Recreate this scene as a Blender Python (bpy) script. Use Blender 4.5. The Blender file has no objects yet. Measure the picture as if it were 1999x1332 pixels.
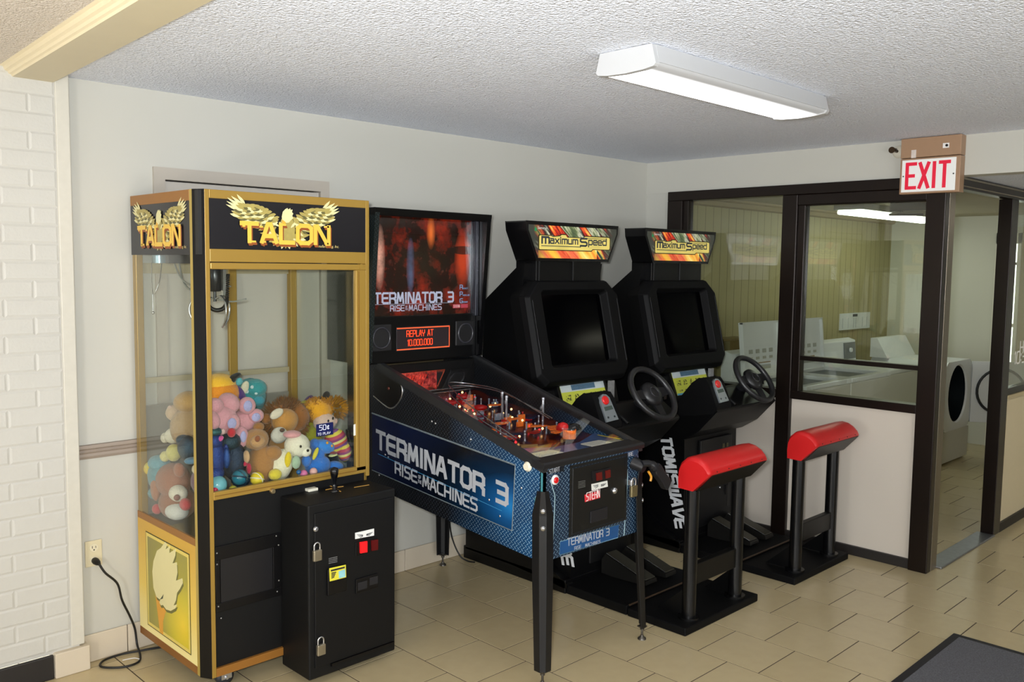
import bpy, math, random
from mathutils import Vector, Matrix
random.seed(7)
C = bpy.context.scene.collection
scene = bpy.context.scene
V = Vector
# ---------------------------------------------------------------- camera
CF = 1734.16; CL = V((-5.145, -3.8605, 1.7053))
YAW, PITCH, ROLL = math.radians(44.682), math.radians(-4.818), math.radians(0.707)
fw = V((math.sin(YAW)*math.cos(PITCH), math.cos(YAW)*math.cos(PITCH), math.sin(PITCH)))
r0 = V((math.cos(YAW), -math.sin(YAW), 0)); u0 = r0.cross(fw)
rt = math.cos(ROLL)*r0 + math.sin(ROLL)*u0; up = -math.sin(ROLL)*r0 + math.cos(ROLL)*u0
cd = bpy.data.cameras.new('camera'); cam = bpy.data.objects.new('camera', cd); C.objects.link(cam)
m = Matrix((rt, up, -fw)).transposed().to_4x4(); m.translation = CL; cam.matrix_world = m
cd.sensor_width = 36; cd.sensor_fit = 'HORIZONTAL'; cd.lens = 36*CF/1999; cd.clip_start = .02
scene.camera = cam
def at(px, py, ax, val):
    """point of the plane ax=val that the photo shows at (px, py)"""
    d = fw + rt*((px-999.5)/CF) + up*((666-py)/CF); i = 'xyz'.index(ax)
    return CL + d*((val-CL[i])/d[i])
def proj(p):
    d = V(p)-CL; z = d.dot(fw)
    return (999.5+CF*d.dot(rt)/z, 666-CF*d.dot(up)/z, z)
# ---------------------------------------------------------------- world, lamps, exposure
scene.view_settings.view_transform = 'Standard'; scene.view_settings.look = 'None'
scene.view_settings.gamma = 1; scene.view_settings.use_curve_mapping = False
scene.view_settings.exposure = 0.0
w = bpy.data.worlds.new('daylight'); scene.world = w; w.use_nodes = True
bg = w.node_tree.nodes['Background']; bg.inputs[0].default_value = (.93, .97, 1, 1); bg.inputs[1].default_value = 4.2
def lamp(name, kind, loc, power, col=(1, 1, 1), size=.3, sy=None, aim=None, spread=None):
    l = bpy.data.lights.new(name, kind); l.energy = power; l.color = col
    if kind == 'AREA':
        l.size = size
        if sy: l.shape = 'RECTANGLE'; l.size_y = sy
        if spread: l.spread = spread
    else: l.shadow_soft_size = size
    o = bpy.data.objects.new(name, l); o.location = loc; C.objects.link(o)
    if aim is not None: o.rotation_euler = (V(aim)-V(loc)).to_track_quat('-Z', 'Y').to_euler()
    return o
lamp('camera_flash', 'AREA', CL+V((-.05, .05, .06)), 50, (.92, .96, 1), .10, .06, aim=(-2.3, -1.2, 2.35), spread=1.9)
lamp('lobby_fill_lamp', 'POINT', (-5.9, -2.3, .95), 75, (1, .95, .90), .16)  # unseen warm lobby light, set low to brighten the brick and lower left wall
lamp('lobby_fill_lamp', 'POINT', (-4.0, -5.4, 1.25), 70, (.96, .97, 1), .18)  # unseen lamp added to lift the ceiling from below
lamp('hall_lamp', 'AREA', (2.2, -3.2, 2.2), 8, (1, .93, .82), 1.0, .3, aim=(2.2, -3.2, 0))
# ---------------------------------------------------------------- helpers
def hexc(h):
    c = [int(h[i:i+2], 16)/255 for i in (0, 2, 4)]
    return tuple(x/12.92 if x <= .04045 else ((x+.055)/1.055)**2.4 for x in c)+(1,)
def tr(h): return hexc(h) if isinstance(h, str) else tuple(h)+(1,)*(4-len(h))
class NT:
    def __init__(s, name):
        s.m = bpy.data.materials.new(name); s.m.use_nodes = True; s.t = s.m.node_tree
        s.t.nodes.clear(); s.out = s.t.nodes.new('ShaderNodeOutputMaterial')
    def n(s, kind, **k):
        nd = s.t.nodes.new('ShaderNode'+kind); ins = k.pop('i', {})
        for a, b in k.items(): setattr(nd, a, b)
        for a, b in ins.items():
            if isinstance(b, bpy.types.NodeSocket): s.t.links.new(b, nd.inputs[a])
            else: nd.inputs[a].default_value = b
        return nd
    def math(s, op, a, b=0.0, c=0.0): return s.n('Math', operation=op, i={0: a, 1: b, 2: c}).outputs[0]
    def mix(s, f, a, b):
        nd = s.n('Mix', data_type='RGBA', i={0: f})
        for idx, v in ((6, a), (7, b)):
            if isinstance(v, bpy.types.NodeSocket): s.t.links.new(v, nd.inputs[idx])
            else: nd.inputs[idx].default_value = tr(v)
        return nd.outputs[2]
    def xyz(s, kind='Object'):
        t = s.n('TexCoord').outputs[kind]; q = s.n('SeparateXYZ', i={0: t})
        return t, q.outputs[0], q.outputs[1], q.outputs[2]
    def ramp(s, f, stops, interp='LINEAR'):
        nd = s.n('ValToRGB', i={0: f}); e = nd.color_ramp.elements; nd.color_ramp.interpolation = interp
        while len(e) < len(stops): e.new(.5)
        for k, (p, c) in enumerate(stops): e[k].position = p; e[k].color = tr(c)
        return nd.outputs[0]
    def noise(s, vec, scale, detail=3, rough=.5): return s.n('TexNoise', i={'Vector': vec, 'Scale': scale, 'Detail': detail, 'Roughness': rough}).outputs[0]
    def surf(s, col, rough=.5, metal=0, bump=None, bs=.2, bd=.002, spec=.5, emit=None, es=0, sheen=0):
        i = {'Base Color': col if isinstance(col, bpy.types.NodeSocket) else tr(col), 'Roughness': rough, 'Metallic': metal, 'Specular IOR Level': spec}
        if emit is not None: i['Emission Color'] = emit if isinstance(emit, bpy.types.NodeSocket) else tr(emit); i['Emission Strength'] = es
        if sheen: i['Sheen Weight'] = sheen
        p = s.n('BsdfPrincipled', i=i)
        if bump is not None:
            b = s.n('Bump', i={'Height': bump, 'Strength': bs, 'Distance': bd}); s.t.links.new(b.outputs[0], p.inputs['Normal'])
        s.t.links.new(p.outputs[0], s.out.inputs[0]); return s.m
MC = {}
def mat(col, rough=.5, metal=0, noise=.06, ns=40, bump=0, bsc=300, spec=.5, emit=0, sheen=0, dist=.001, name=None):
    k = (str(col), rough, metal, noise, ns, bump, bsc, spec, emit, sheen)
    if k in MC: return MC[k]
    t = NT(name or 'surface'); tc = t.xyz()[0]; c = tr(col)
    f = t.noise(tc, ns, 4)
    cc = t.mix(f, [x*(1-noise) for x in c[:3]], [min(1, x*(1+noise)) for x in c[:3]])
    b = t.noise(tc, bsc, 2) if bump else None
    MC[k] = t.surf(cc, rough, metal, b, bump, dist, spec, cc if emit else None, emit, sheen)
    return MC[k]
def glass(name, tint=(.95, .97, .96), k=1.0, rough=.0):
    t = NT(name); bf = t.n('NewGeometry').outputs['Backfacing']
    fr = t.n('Fresnel', i={'IOR': t.math('SUBTRACT', 1.5, t.math('MULTIPLY', bf, .8333))}).outputs[0]   # same reflectance from either side
    f = t.math('MULTIPLY', fr, k)
    a = t.n('BsdfTransparent', i={'Color': tr(tint)}); b = t.n('BsdfGlossy', i={'Roughness': rough, 'Color': (1, 1, 1, 1)})
    mx = t.n('MixShader', i={0: f, 1: a.outputs[0], 2: b.outputs[0]}); t.t.links.new(mx.outputs[0], t.out.inputs[0])
    return t.m
WL = {}   # world location of each object, for placing children
def reg(o, p): WL[o] = V(p); return o
def thing(name, label, cat, loc, group=None):
    o = bpy.data.objects.new(name, None); C.objects.link(o); o.location = loc; o.empty_display_size = .1
    o['label'] = label; o['category'] = cat
    if group: o['group'] = group
    return reg(o, loc)
def tag(o, label=None, cat=None, group=None, kind=None):
    for k, v in (('label', label), ('category', cat), ('group', group), ('kind', kind)):
        if v: o[k] = v
    return o
class MB:
    """collects shapes, in world coordinates, that become ONE mesh"""
    def __init__(s): s.v = []; s.f = []; s.sm = []
    def add(s, vs, fs, smooth=False):
        o = len(s.v); s.v += [V(p) for p in vs]; s.f += [tuple(i+o for i in f) for f in fs]; s.sm += [smooth]*len(fs); return s
    def box(s, x0, x1, y0, y1, z0, z1):
        return s.add([(x, y, z) for z in (z0, z1) for y in (y0, y1) for x in (x0, x1)], [(0, 2, 3, 1), (4, 5, 7, 6), (0, 1, 5, 4), (2, 6, 7, 3), (0, 4, 6, 2), (1, 3, 7, 5)])
    def prism(s, pts, off, smooth=False):
        """planar loop of 3D points swept by a vector"""
        n = len(pts); pts = [V(p) for p in pts]; off = V(off)
        nrm = sum(((pts[i]-pts[0]).cross(pts[(i+1) % n]-pts[0]) for i in range(1, n-1)), V((0, 0, 0)))
        if nrm.dot(off) > 0: pts = pts[::-1]
        vs = pts+[p+off for p in pts]
        s.add(vs, [tuple(range(n)), tuple(range(2*n-1, n-1, -1))])
        return s.add(vs, [(i, i+n, (i+1) % n+n, (i+1) % n) for i in range(n)], smooth)
    def side(s, yz, x0, x1): return s.prism([(x0, y, z) for y, z in yz], (x1-x0, 0, 0))
    def front(s, xz, y0, y1): return s.prism([(x, y0, z) for x, z in xz], (0, y1-y0, 0))
    def flat(s, xy, z0, z1): return s.prism([(x, y, z0) for x, y in xy], (0, 0, z1-z0))
    def loops(s, L, closed=True, cap0=False, cap1=False, smooth=True):
        n = len(L[0]); vs = [p for l in L for p in l]; fs = []
        for k in range(len(L)-1):
            for i in range(n if closed else n-1):
                j = (i+1) % n; fs.append((k*n+i, k*n+j, (k+1)*n+j, (k+1)*n+i))
        s.add(vs, fs, smooth)
        if cap0: s.add(L[0], [tuple(range(n-1, -1, -1))])
        if cap1: s.add(L[-1], [tuple(range(n))])
        return s
    def cyl(s, a, b, r0, r1=None, n=14, smooth=True):
        a = V(a); b = V(b); r1 = r0 if r1 is None else r1; d = (b-a).normalized(); q = d.orthogonal().normalized(); p = d.cross(q)
        ring = lambda c, r: [c+q*(math.cos(6.2832*i/n)*r)+p*(math.sin(6.2832*i/n)*r) for i in range(n)]
        return s.loops([ring(a, r0), ring(b, r1)], cap0=True, cap1=True, smooth=smooth)
    def tube(s, pts, r, n=8, closed=False):
        pts = [V(p) for p in pts]; N = len(pts); L = []; q = None
        for i, c in enumerate(pts):
            d = (pts[(i+1) % N]-pts[i-1]) if closed else (pts[min(i+1, N-1)]-pts[max(i-1, 0)])
            d.normalize(); q = d.orthogonal().normalized() if q is None else (q-d*q.dot(d)).normalized(); p = d.cross(q)
            rr = r[i] if isinstance(r, (list, tuple)) else r
            L.append([c+q*(math.cos(6.2832*k/n)*rr)+p*(math.sin(6.2832*k/n)*rr) for k in range(n)])
        if closed: L.append(L[0]); return s.loops(L)
        return s.loops(L, cap0=True, cap1=True)
    def ball(s, c, r, rot=None, nu=16, nv=10, bumpy=0, rnd=None):
        r = (r, r, r) if not isinstance(r, (list, tuple)) else r; c = V(c); vs = []; R = rot.to_matrix() if rot else None
        for j in range(nv+1):
            th = math.pi*j/nv
            for i in range(nu):
                ph = 6.2832*i/nu; p = V((math.sin(th)*math.cos(ph), math.sin(th)*math.sin(ph), math.cos(th)))
                if bumpy: p *= 1+bumpy*(random.random()-.5)
                p = V((p.x*r[0], p.y*r[1], p.z*r[2]))
                if R: p = R @ p
                vs.append(c+p)
        fs = [(j*nu+i, (j+1)*nu+i, (j+1)*nu+(i+1) % nu, j*nu+(i+1) % nu) for j in range(nv) for i in range(nu)]
        return s.add(vs, fs, True)
    def lathe(s, c, axis, prof, n=20):
        c = V(c); d = V(axis).normalized(); q = d.orthogonal().normalized(); p = d.cross(q)
        L = [[c+d*h+q*(math.cos(6.2832*i/n)*r)+p*(math.sin(6.2832*i/n)*r) for i in range(n)] for r, h in prof]
        return s.loops(L, cap0=True, cap1=True)
    def ring(s, c, axis, R, r, n=32, k=10, a0=0, a1=6.2832):
        c = V(c); d = V(axis).normalized(); q = d.orthogonal().normalized(); p = d.cross(q)
        full = abs(a1-a0) > 6.28; N = n if full else n+1
        pts = [c+q*(math.cos(a0+(a1-a0)*i/n)*R)+p*(math.sin(a0+(a1-a0)*i/n)*R) for i in range(N)]
        return s.tube(pts, r, k, closed=full)
    def build(s, name, m, parent=None, origin=None, bevel=0, seg=2, smooth=None):
        pw = WL[parent] if parent else V((0, 0, 0))
        og = V(origin) if origin is not None else (pw if parent else V((0, 0, 0)))
        me = bpy.data.meshes.new(name); me.from_pydata([p-og for p in s.v], [], s.f)
        me.polygons.foreach_set('use_smooth', [bool(b) if smooth is None else smooth for b in s.sm]); me.materials.append(m)
        me.validate(); me.update()
        o = bpy.data.objects.new(name, me); C.objects.link(o); o.location = og-pw
        if parent: o.parent = parent
        if bevel:
            b = o.modifiers.new('bevel', 'BEVEL'); b.width = bevel; b.segments = seg; b.limit_method = 'ANGLE'; b.angle_limit = .6
        return reg(o, og)
def child(o, parent):
    o.parent = parent; return o
def box(name, m, parent, x0, x1, y0, y1, z0, z1, bevel=0, seg=2, origin=None):
    return MB().box(min(x0, x1), max(x0, x1), min(y0, y1), max(y0, y1), min(z0, z1), max(z0, z1)).build(name, m, parent, origin, bevel, seg)
def struct(o, label=None): o['kind'] = 'structure'; return tag(o, label)
def copy_tree(o, parent=None, off=None):
    c = o.copy(); C.objects.link(c)
    if parent: c.parent = parent
    if off: c.location = o.location+V(off)
    WL[c] = WL[o]+(V(off) if off else V((0, 0, 0)))
    for ch in [k for k in o.children]: copy_tree(ch, c)
    return c
# ---- stroke lettering: each glyph is a set of polylines on a 4 x 6 grid
GL = {'A': '0,0 1.6,6 2.4,6 4,0|.7,2 3.3,2', 'B': '0,0 0,6 3.2,6 4,5.2 4,3.8 3.2,3.1 0,3.1|3.2,3.1 4,2.4 4,.8 3.2,0 0,0', 'C': '4,6 .9,6 0,5.1 0,.9 .9,0 4,0', 'D': '0,0 0,6 3,6 4,5 4,1 3,0 0,0',
 'E': '4,6 .8,6 0,5.2 0,.8 .8,0 4,0|0,3 3.6,3', 'F': '4,6 0,6 0,0|0,3 3.4,3', 'G': '4,6 .9,6 0,5.1 0,.9 .9,0 4,0 4,2.7 2.2,2.7', 'H': '0,0 0,6|4,0 4,6|0,3 4,3', 'I': '.5,0 .5,6', 'L': '0,6 0,0 3.6,0',
 'M': '0,0 .6,6 2.2,1.2 3.8,6 4.4,0', 'N': '0,0 0,6 .6,6 3.4,0 4,0 4,6', 'O': '.9,0 0,.9 0,5.1 .9,6 3.1,6 4,5.1 4,.9 3.1,0 .9,0', 'P': '0,0 0,6 3.2,6 4,5.2 4,3.4 3.2,2.6 0,2.6', 'R': '0,0 0,6 3.2,6 4,5.2 4,3.4 3.2,2.7 0,2.7|2.6,2.7 4,1.6 4,0',
 'S': '4,6 .9,6 0,5.2 0,3.9 .8,3.1 3.2,3.1 4,2.3 4,.8 3.2,0 0,0', 'T': '0,6 4.2,6|2.1,6 2.1,0', 'U': '0,6 0,.9 .9,0 3.1,0 4,.9 4,6', 'V': '0,6 1.7,0 2.3,0 4,6', 'W': '0,6 0,0 4.4,0 4.4,6|2.2,0 2.2,5', 'X': '0,6 4,0|0,0 4,6', 'Y': '0,6 0,3.4 .8,2.8 3.2,2.8 4,3.4 4,6|2,2.8 2,0', 'K': '0,0 0,6|4,6 .3,3 4,0', 'Z': '0,6 4,6 0,0 4,0',
 '0': '.7,0 0,.7 0,5.3 .7,6 3.3,6 4,5.3 4,.7 3.3,0 .7,0', '1': '.4,5 1.6,6 1.6,0', '3': '0,6 3.3,6 4,5.3 4,.7 3.3,0 0,0|.6,3 4,3', '5': '4,6 0,6 0,3.4 3.2,3.4 4,2.7 4,.8 3.2,0 0,0', '8': '.7,0 0,.7 0,5.3 .7,6 3.3,6 4,5.3 4,.7 3.3,0 .7,0|0,3 4,3', '.': '.3,0 .3,.5', ':': '.5,1 .5,1.6|.5,4 .5,4.6', '-': '.4,3 3,3', "'": '.3,6 .3,5', ' ': '', 'É': '4,6 0,6 0,0 4,0|0,3 3.2,3', '¢': '3.4,4 .6,4 .6,1 3.4,1|2,5 2,0', '/': '0,0 3,6',
 'a': '.2,4 3.2,4 3.8,3.4 3.8,0|3.8,2.4 .6,2.4 0,1.8 0,.5 .6,0 3.8,0', 'd': '4,6 4,0 .6,0 0,.6 0,3.4 .6,4 4,4', 'e': '4,0 .7,0 0,.7 0,3.3 .7,4 3.3,4 4,3.3 4,2 0,2', 'i': '.5,0 .5,4|.5,5.2 .5,5.6', 'm': '0,0 0,4 4.8,4 5.4,3.4 5.4,0|2.7,4 2.7,0', 'p': '0,-2 0,4 3.3,4 4,3.4 4,.6 3.3,0 0,0', 'u': '0,4 0,.6 .7,0 4,0|4,0 4,4', 'x': '0,4 4,0|0,0 4,4', 'n': '0,0 0,4 3.3,4 4,3.3 4,0', 's': '4,4 0,4 0,2 4,2 4,0 0,0'}
GW = {'I': 1, 'i': 1, '.': .8, ':': 1, "'": .8, ' ': 2.6, 'M': 4.4, 'W': 4.4, 'm': 5.4, 'T': 4.2, '1': 2, 'L': 3.6, '-': 3.4, 'x': 4, '/': 3}
def text_w(s, gap=1.3): return sum(GW.get(c, 4)+gap for c in s)-gap
def letters(mb, s, o, u, v, width, height, sw=.9, gap=1.3, th=.0012, slant=0):
    """stroke lettering from o along u; v is up; letters stand th proud of the surface"""
    o = V(o); u = V(u).normalized(); v = V(v).normalized(); nrm = u.cross(v).normalized(); kx = width/text_w(s, gap); ky = height/6
    hx = sw/2; x = 0
    def P(a, b, d): return o+u*((a+slant*b)*kx)+v*(b*ky)+nrm*d
    for c in s:
        for pl in filter(None, GL[c].split('|')):  # strokes step up a hair so that none are coplanar
            pts = [tuple(map(float, q.split(','))) for q in pl.split()]
            for (a, b) in zip(pts, pts[1:]):
                dx, dy = (b[0]-a[0])*kx, (b[1]-a[1])*ky; l = math.hypot(dx, dy) or 1; dx /= l; dy /= l; h = hx*min(kx, ky)*1.0
                hw = h
                q = [(a[0]*kx-dx*hw*.8, a[1]*ky-dy*hw*.8), (b[0]*kx+dx*hw*.8, b[1]*ky+dy*hw*.8)]
                cs = [(q[0][0]-dy*hw, q[0][1]+dx*hw), (q[0][0]+dy*hw, q[0][1]-dx*hw), (q[1][0]+dy*hw, q[1][1]-dx*hw), (q[1][0]-dy*hw, q[1][1]+dx*hw)]
                letters.k = (letters.k+1) % 11; mb.prism([P(x+cx/kx, cy/ky, .0001) for cx, cy in cs], nrm*(th+.00006*letters.k))
        x += GW.get(c, 4)+gap
    return mb
letters.k = 0
def print_text(mb, s, o, u, v, width, height=None, th=.0008, shear=0):
    """built-in-font lettering as a flat mesh"""
    cu = bpy.data.curves.new('t', 'FONT'); cu.body = s; cu.size = 1; cu.resolution_u = 3; cu.shear = shear
    ob = bpy.data.objects.new('t', cu); C.objects.link(ob); dg = bpy.context.evaluated_depsgraph_get()
    me = bpy.data.meshes.new_from_object(ob.evaluated_get(dg)); bpy.data.objects.remove(ob); bpy.data.curves.remove(cu)
    xs = [p.co.x for p in me.vertices]; ys = [p.co.y for p in me.vertices]
    o = V(o); u = V(u).normalized(); v = V(v).normalized(); nrm = u.cross(v); kx = width/(max(xs)-min(xs)); ky = kx if height is None else height/(max(ys)-min(ys))
    mb.add([o+u*((p.co.x-min(xs))*kx)+v*((p.co.y-min(ys))*ky)+nrm*th for p in me.vertices], [tuple(p.vertices) for p in me.polygons])
    bpy.data.meshes.remove(me); return mb
def plate(mb, o, u, v, pts, d0, d1):
    """polygon given in (u, v) metres about o, from depth d0 to d1 along u x v"""
    o = V(o); u = V(u).normalized(); v = V(v).normalized(); n = u.cross(v).normalized()
    return mb.prism([o+u*a+v*b+n*d0 for a, b in pts], n*(d1-d0))
def card(mb, P, n, d0=0.0003, d1=.002):
    n = V(n).normalized(); return mb.prism([V(p)+n*d0 for p in P], n*(d1-d0))
# ================================================================ materials of the room
def m_wall():
    t = NT('painted_wall'); tc = t.xyz()[0]
    c = t.mix(t.noise(tc, 1.6, 4), 'b8b6ac', 'bfbdb4'); return t.surf(c, .55, bump=t.noise(tc, 180, 3), bs=.10, bd=.001)
def m_popcorn(name, a, b, s=70):
    t = NT(name); tc = t.xyz()[0]
    n1 = t.noise(tc, s, 2, .6); n2 = t.n('TexVoronoi', i={'Vector': tc, 'Scale': s*1.1}).outputs[0]
    h = t.math('ADD', n1, t.math('MULTIPLY', n2, -.6)); return t.surf(t.mix(n1, a, b), .9, bump=h, bs=.85, bd=.011)
def m_tile():
    t = NT('floor_tile'); tc, x, y, z = t.xyz(); rnd = t.n('ObjectInfo').outputs['Random']
    v = t.n('VectorMath', operation='ADD', i={0: tc, 1: t.n('CombineXYZ', i={0: t.math('MULTIPLY', rnd, 37), 1: t.math('MULTIPLY', rnd, 11)}).outputs[0]}).outputs[0]
    a = t.mix(rnd, 'b9a983', 'c8b893'); c = t.mix(t.noise(v, 4, 4), a, 'c2b28c')
    c = t.mix(t.math('MULTIPLY', t.noise(v, 18, 5), .35), c, 'a79674')
    return t.surf(c, t.math('ADD', t.math('MULTIPLY', t.noise(v, 6, 3), .12), .15), bump=t.noise(v, 12, 2), bs=.03, bd=.004)
WALL = m_wall(); POP = m_popcorn('popcorn_ceiling', 'd8deec', 'f2f6ff', 90); POP2 = m_popcorn('stipple_ceiling', 'd8cec2', 'e6dcd0', 120); TILE = m_tile()
GROUT = mat('463b2d', .9, noise=.2); CREAM = mat('c6c2b6', .5); BEAM = mat('cfc4a6', .45, noise=.04, ns=6); BEAML = mat('e8dab8', .45, noise=.03)
BRICK = mat('bfbdb6', .55, noise=.05, ns=9, bump=.35, bsc=90, dist=.003); MORTAR = mat('bebcb5', .7, noise=.05, bump=.4, bsc=120)
BRONZE = mat('1f1713', .28, .5, noise=.15, ns=8); ALU = mat('8a8172', .32, .85, noise=.08, ns=5); BLACKRUB = mat('1b1715', .5, noise=.2)
PANEL = mat('c6bdb0', .55, noise=.03, ns=3); DOORP = mat('aea69a', .45, noise=.02); CAB = mat('c2b59f', .4)
WINGLASS = glass('window_glass', (.93, .95, .9), 1.0)
# ================================================================ floor
H = 2.44; TX, TY = .3183, .3014
fl = struct(box('floor', GROUT, None, -9.5, 6.5, -9, 1.2, -.2, -.0012))
def tile_mesh(name, w, d, hgt):
    e = .0008; a, b = w/2, d/2; z0 = -hgt
    vs = [(-a, -b, z0), (a, -b, z0), (a, b, z0), (-a, b, z0), (-a+e, -b+e, 0), (a-e, -b+e, 0), (a-e, b-e, 0), (-a+e, b-e, 0)]
    me = bpy.data.meshes.new(name); me.from_pydata(vs, [], [(0, 1, 5, 4), (1, 2, 6, 5), (2, 3, 7, 6), (3, 0, 4, 7), (4, 5, 6, 7)]); me.materials.append(TILE); return me
tm = tile_mesh('tile', TX-.0045, TY-.0045, .004); cells = []
for i in range(-22, 31):
    for j in range(-10, 29):
        x = -.245-TX*(i+.5); y = -1.722-TY*(j-.5*(i % 2))+TY*.0-TY/2
        if -9.4 < x < 6.3 and -8.9 < y < 1.1:
            q = proj((x, y, 0)) if (V((x, y, 0))-CL).dot(fw) > .3 else (1e5, 0, 1)
            vis = -60 < q[0] < 2060 and q[1] < 1400 and y < .15 and not (x > .1 and y > -.9)
            cells.append((0 if vis else 1, q[2] if vis else 0, x, y))
cells.sort(); rest = MB()
for k, (h, d, x, y) in enumerate(cells):
    if h == 0 and k < 296:
        o = bpy.data.objects.new('tile', tm); C.objects.link(o); o.location = (x, y, 0); o.parent = fl
    else:
        a, b = TX/2-.00225, TY/2-.00225; rest.add([(x-a, y-b, 0), (x+a, y-b, 0), (x+a, y+b, 0), (x-a, y+b, 0)], [(0, 1, 2, 3)])
rf = rest.build('tile_field', TILE, fl); rf['kind'] = 'stuff'
# ================================================================ ceilings
struct(box('ceiling', POP, None, -3.98, .12, -9, .15, H, H+.2)); cl2 = struct(box('ceiling_lobby', POP2, None, -9.5, -3.98, -9, .15, H, H+.2))
struct(box('ceiling_hall', POP, None, .12, 6.5, -9, -2.03, 2.24, H+.2)); LC = mat('b7b09a', .8, noise=.05, ns=6)
struct(box('ceiling_laundry', LC, None, .12, 4.4, -1.95, .15, 2.25, H+.2))
bmx = lambda y, x: x-.05*(-y)
b = MB(); b.prism([(bmx(0, -3.93), .0, 2.402), (bmx(-9, -3.93), -9, 2.402), (bmx(-9, -4.075), -9, 2.402), (bmx(0, -4.075), 0, 2.402)], (0, 0, .05))
bo = struct(b.build('trim_1', BEAM)); 
b = MB(); L = []
for y in (0, -9):
    L.append([(bmx(y, -4.075-dx), y, z) for dx, z in ((0, 2.402), (.004, 2.409), (.012, 2.412), (.016, 2.42), (.026, 2.424), (.03, 2.436), (.045, 2.441))])
b.loops(L, closed=False, smooth=False).build('moulding', BEAML, bo)
# ================================================================ back wall, pier, base tiles, door
wb = MB().box(-3.9, -3.525, 0, .12, 0, H).box(-2.64, .06, 0, .12, 0, H).box(-3.525, -2.64, 0, .12, 2.115, H)
wb = struct(wb.build('wall_back', WALL))
struct(box('wall_laundry_back', (lambda t: t.surf(t.mix(t.math('GREATER_THAN', t.math('FRACT', t.math('MULTIPLY', t.xyz()[1], 9)), .07), '7d7350', 'a59b72'), .5))(NT('grooved_panelling')), None, .06, 4.4, .02, .14, 0, 2.3))
pier = struct(box('wall_left', MORTAR, None, -4.9, -3.895, -.052, .12, .1, H))
PX = -3.9; bl, bh, pitch = .201, .0702, .0722; bm = {}
def brick_mesh(L):
    k = round(L, 3)
    if k not in bm:
        me = bpy.data.meshes.new('brick'); e = .008; a = L/2; c = bh/2
        me.from_pydata([(-a, 0, -c), (a, 0, -c), (a, 0, c), (-a, 0, c), (-a+e, -.0028, -c+e), (a-e, -.0028, -c+e), (a-e, -.0028, c-e), (-a+e, -.0028, c-e)], [], [(0, 1, 5, 4), (1, 2, 6, 5), (2, 3, 7, 6), (3, 0, 4, 7), (4, 5, 6, 7)]); me.materials.append(BRICK); bm[k] = me
    return bm[k]
z = .112+bh/2; row = 0
while z < H-.02:
    x = PX-.03
    for k in range(5):
        L = bl if (k or row % 2) else .094
        o = bpy.data.objects.new('brick', brick_mesh(L)); C.objects.link(o); o.parent = pier
        o.location = (x-L/2, -.0521, z); o.rotation_euler = (random.uniform(-.008, .008), 0, random.uniform(-.004, .004)); x -= L+.003
        if x < -4.8: break
    z += pitch; row += 1
WL[pier] = V((0, 0, 0))
box('corner_bead', CREAM, pier, -3.928, -3.875, -.058, .0, .11, H, .004)
bb = struct(box('baseboard_back', GROUT, None, -3.875, 0, -.006, 0, 0, .118)); BT = mat('c9bda9', .35, noise=.05, ns=5)
xs = [-3.875, -3.682, -3.377, -3.072, -2.767, -2.462, -2.157, -1.852, -1.547, -1.242, -.937, -.632, -.327, -.022]
for a, c in zip(xs, xs[1:]): box('base_tile', BT, bb, a+.0015, c-.0015, -.013, -.004, .001, .121, .003)
bl_ = struct(box('baseboard_left', BLACKRUB, None, -4.9, -4.0, -.068, -.052, 0, .1, .004)); box('base_tile', BT, bl_, -3.998, -3.862, -.078, .0, .0005, .105, .004)
tr1 = MB(); tr1.side([(0, .877), (-.008, .877), (-.014, .889), (-.012, .9), (-.019, .908), (-.014, .916), (-.022, .924), (-.02, .937), (0, .937)], -3.875, -3.527)
struct(tr1.build('trim_2', mat('94877b', .5)))
dr = struct(MB().front([(-3.525, 0), (-3.525, 2.115), (-2.64, 2.115), (-2.64, 0), (-2.69, 0), (-2.69, 2.063), (-3.475, 2.063), (-3.475, 0)], -.014, .1).build('door_1', DOORP, bevel=.003))
dl = box('door_leaf', mat('b8b2a8', .65, noise=.02), dr, -3.470, -2.695, -.002, .04, .008, 2.056, 0)
box('stop', mat('3a3530', .8), dr, -3.52, -2.65, .05, .13, 0, 2.11)  # dark backing added behind the leaf, keeps daylight out of the gap
# ================================================================ partition x = 0 and laundry front
box_ = lambda n, m_, *a, **k: struct(box(n, m_, None, *a, **k))
wr = box_('wall_right', WALL, -.004, .12, -9, 0, 2.225, H)
box('corner_wall', WALL, wr, 0, .1, -.205, 0, 0, 2.23)
w1 = struct(MB().box(-.03, .07, -1.93, -.2, 2.165, 2.228).box(-.03, .07, -.32, -.2, 0, 2.165).box(-.028, .068, -1.166, -1.066, 0, 2.165).box(-.026, .07, -1.066, -.32, .895, .95).build('window_1', BRONZE, bevel=.004))
box('sash', BRONZE, w1, -.012, .05, -.36, -.32, .95, 2.165, .003)
box('pane', WINGLASS, w1, .016, .022, -1.066, -.36, .95, 2.165)
box('panel', PANEL, w1, .0, .05, -1.066, -.32, .055, .895); box('kick_strip', BLACKRUB, w1, -.02, .05, -1.93, -.2, 0, .056, .003)
d2 = struct(MB().box(-.024, .062, -1.935, -1.166, 2.10, 2.165).box(-.026, .07, -1.935, -1.166, .90, .95).build('window_2', BRONZE, bevel=.004))
MB().box(-.012, .05, -1.935, -1.166, 2.095, 2.155).box(-.012, .05, -1.212, -1.166, .95, 2.10).build('sash', BRONZE, d2, bevel=.003)
box('glazing_bar', BRONZE, d2, -.006, .044, -1.935, -1.212, 1.145, 1.172, .003)
box('pane', WINGLASS, d2, .016, .022, -1.935, -1.212, 1.172, 2.095); box('pane', WINGLASS, d2, .016, .022, -1.935, -1.212, .95, 1.145)
box('panel', PANEL, d2, .0, .05, -1.935, -1.166, .055, .90)
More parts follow.
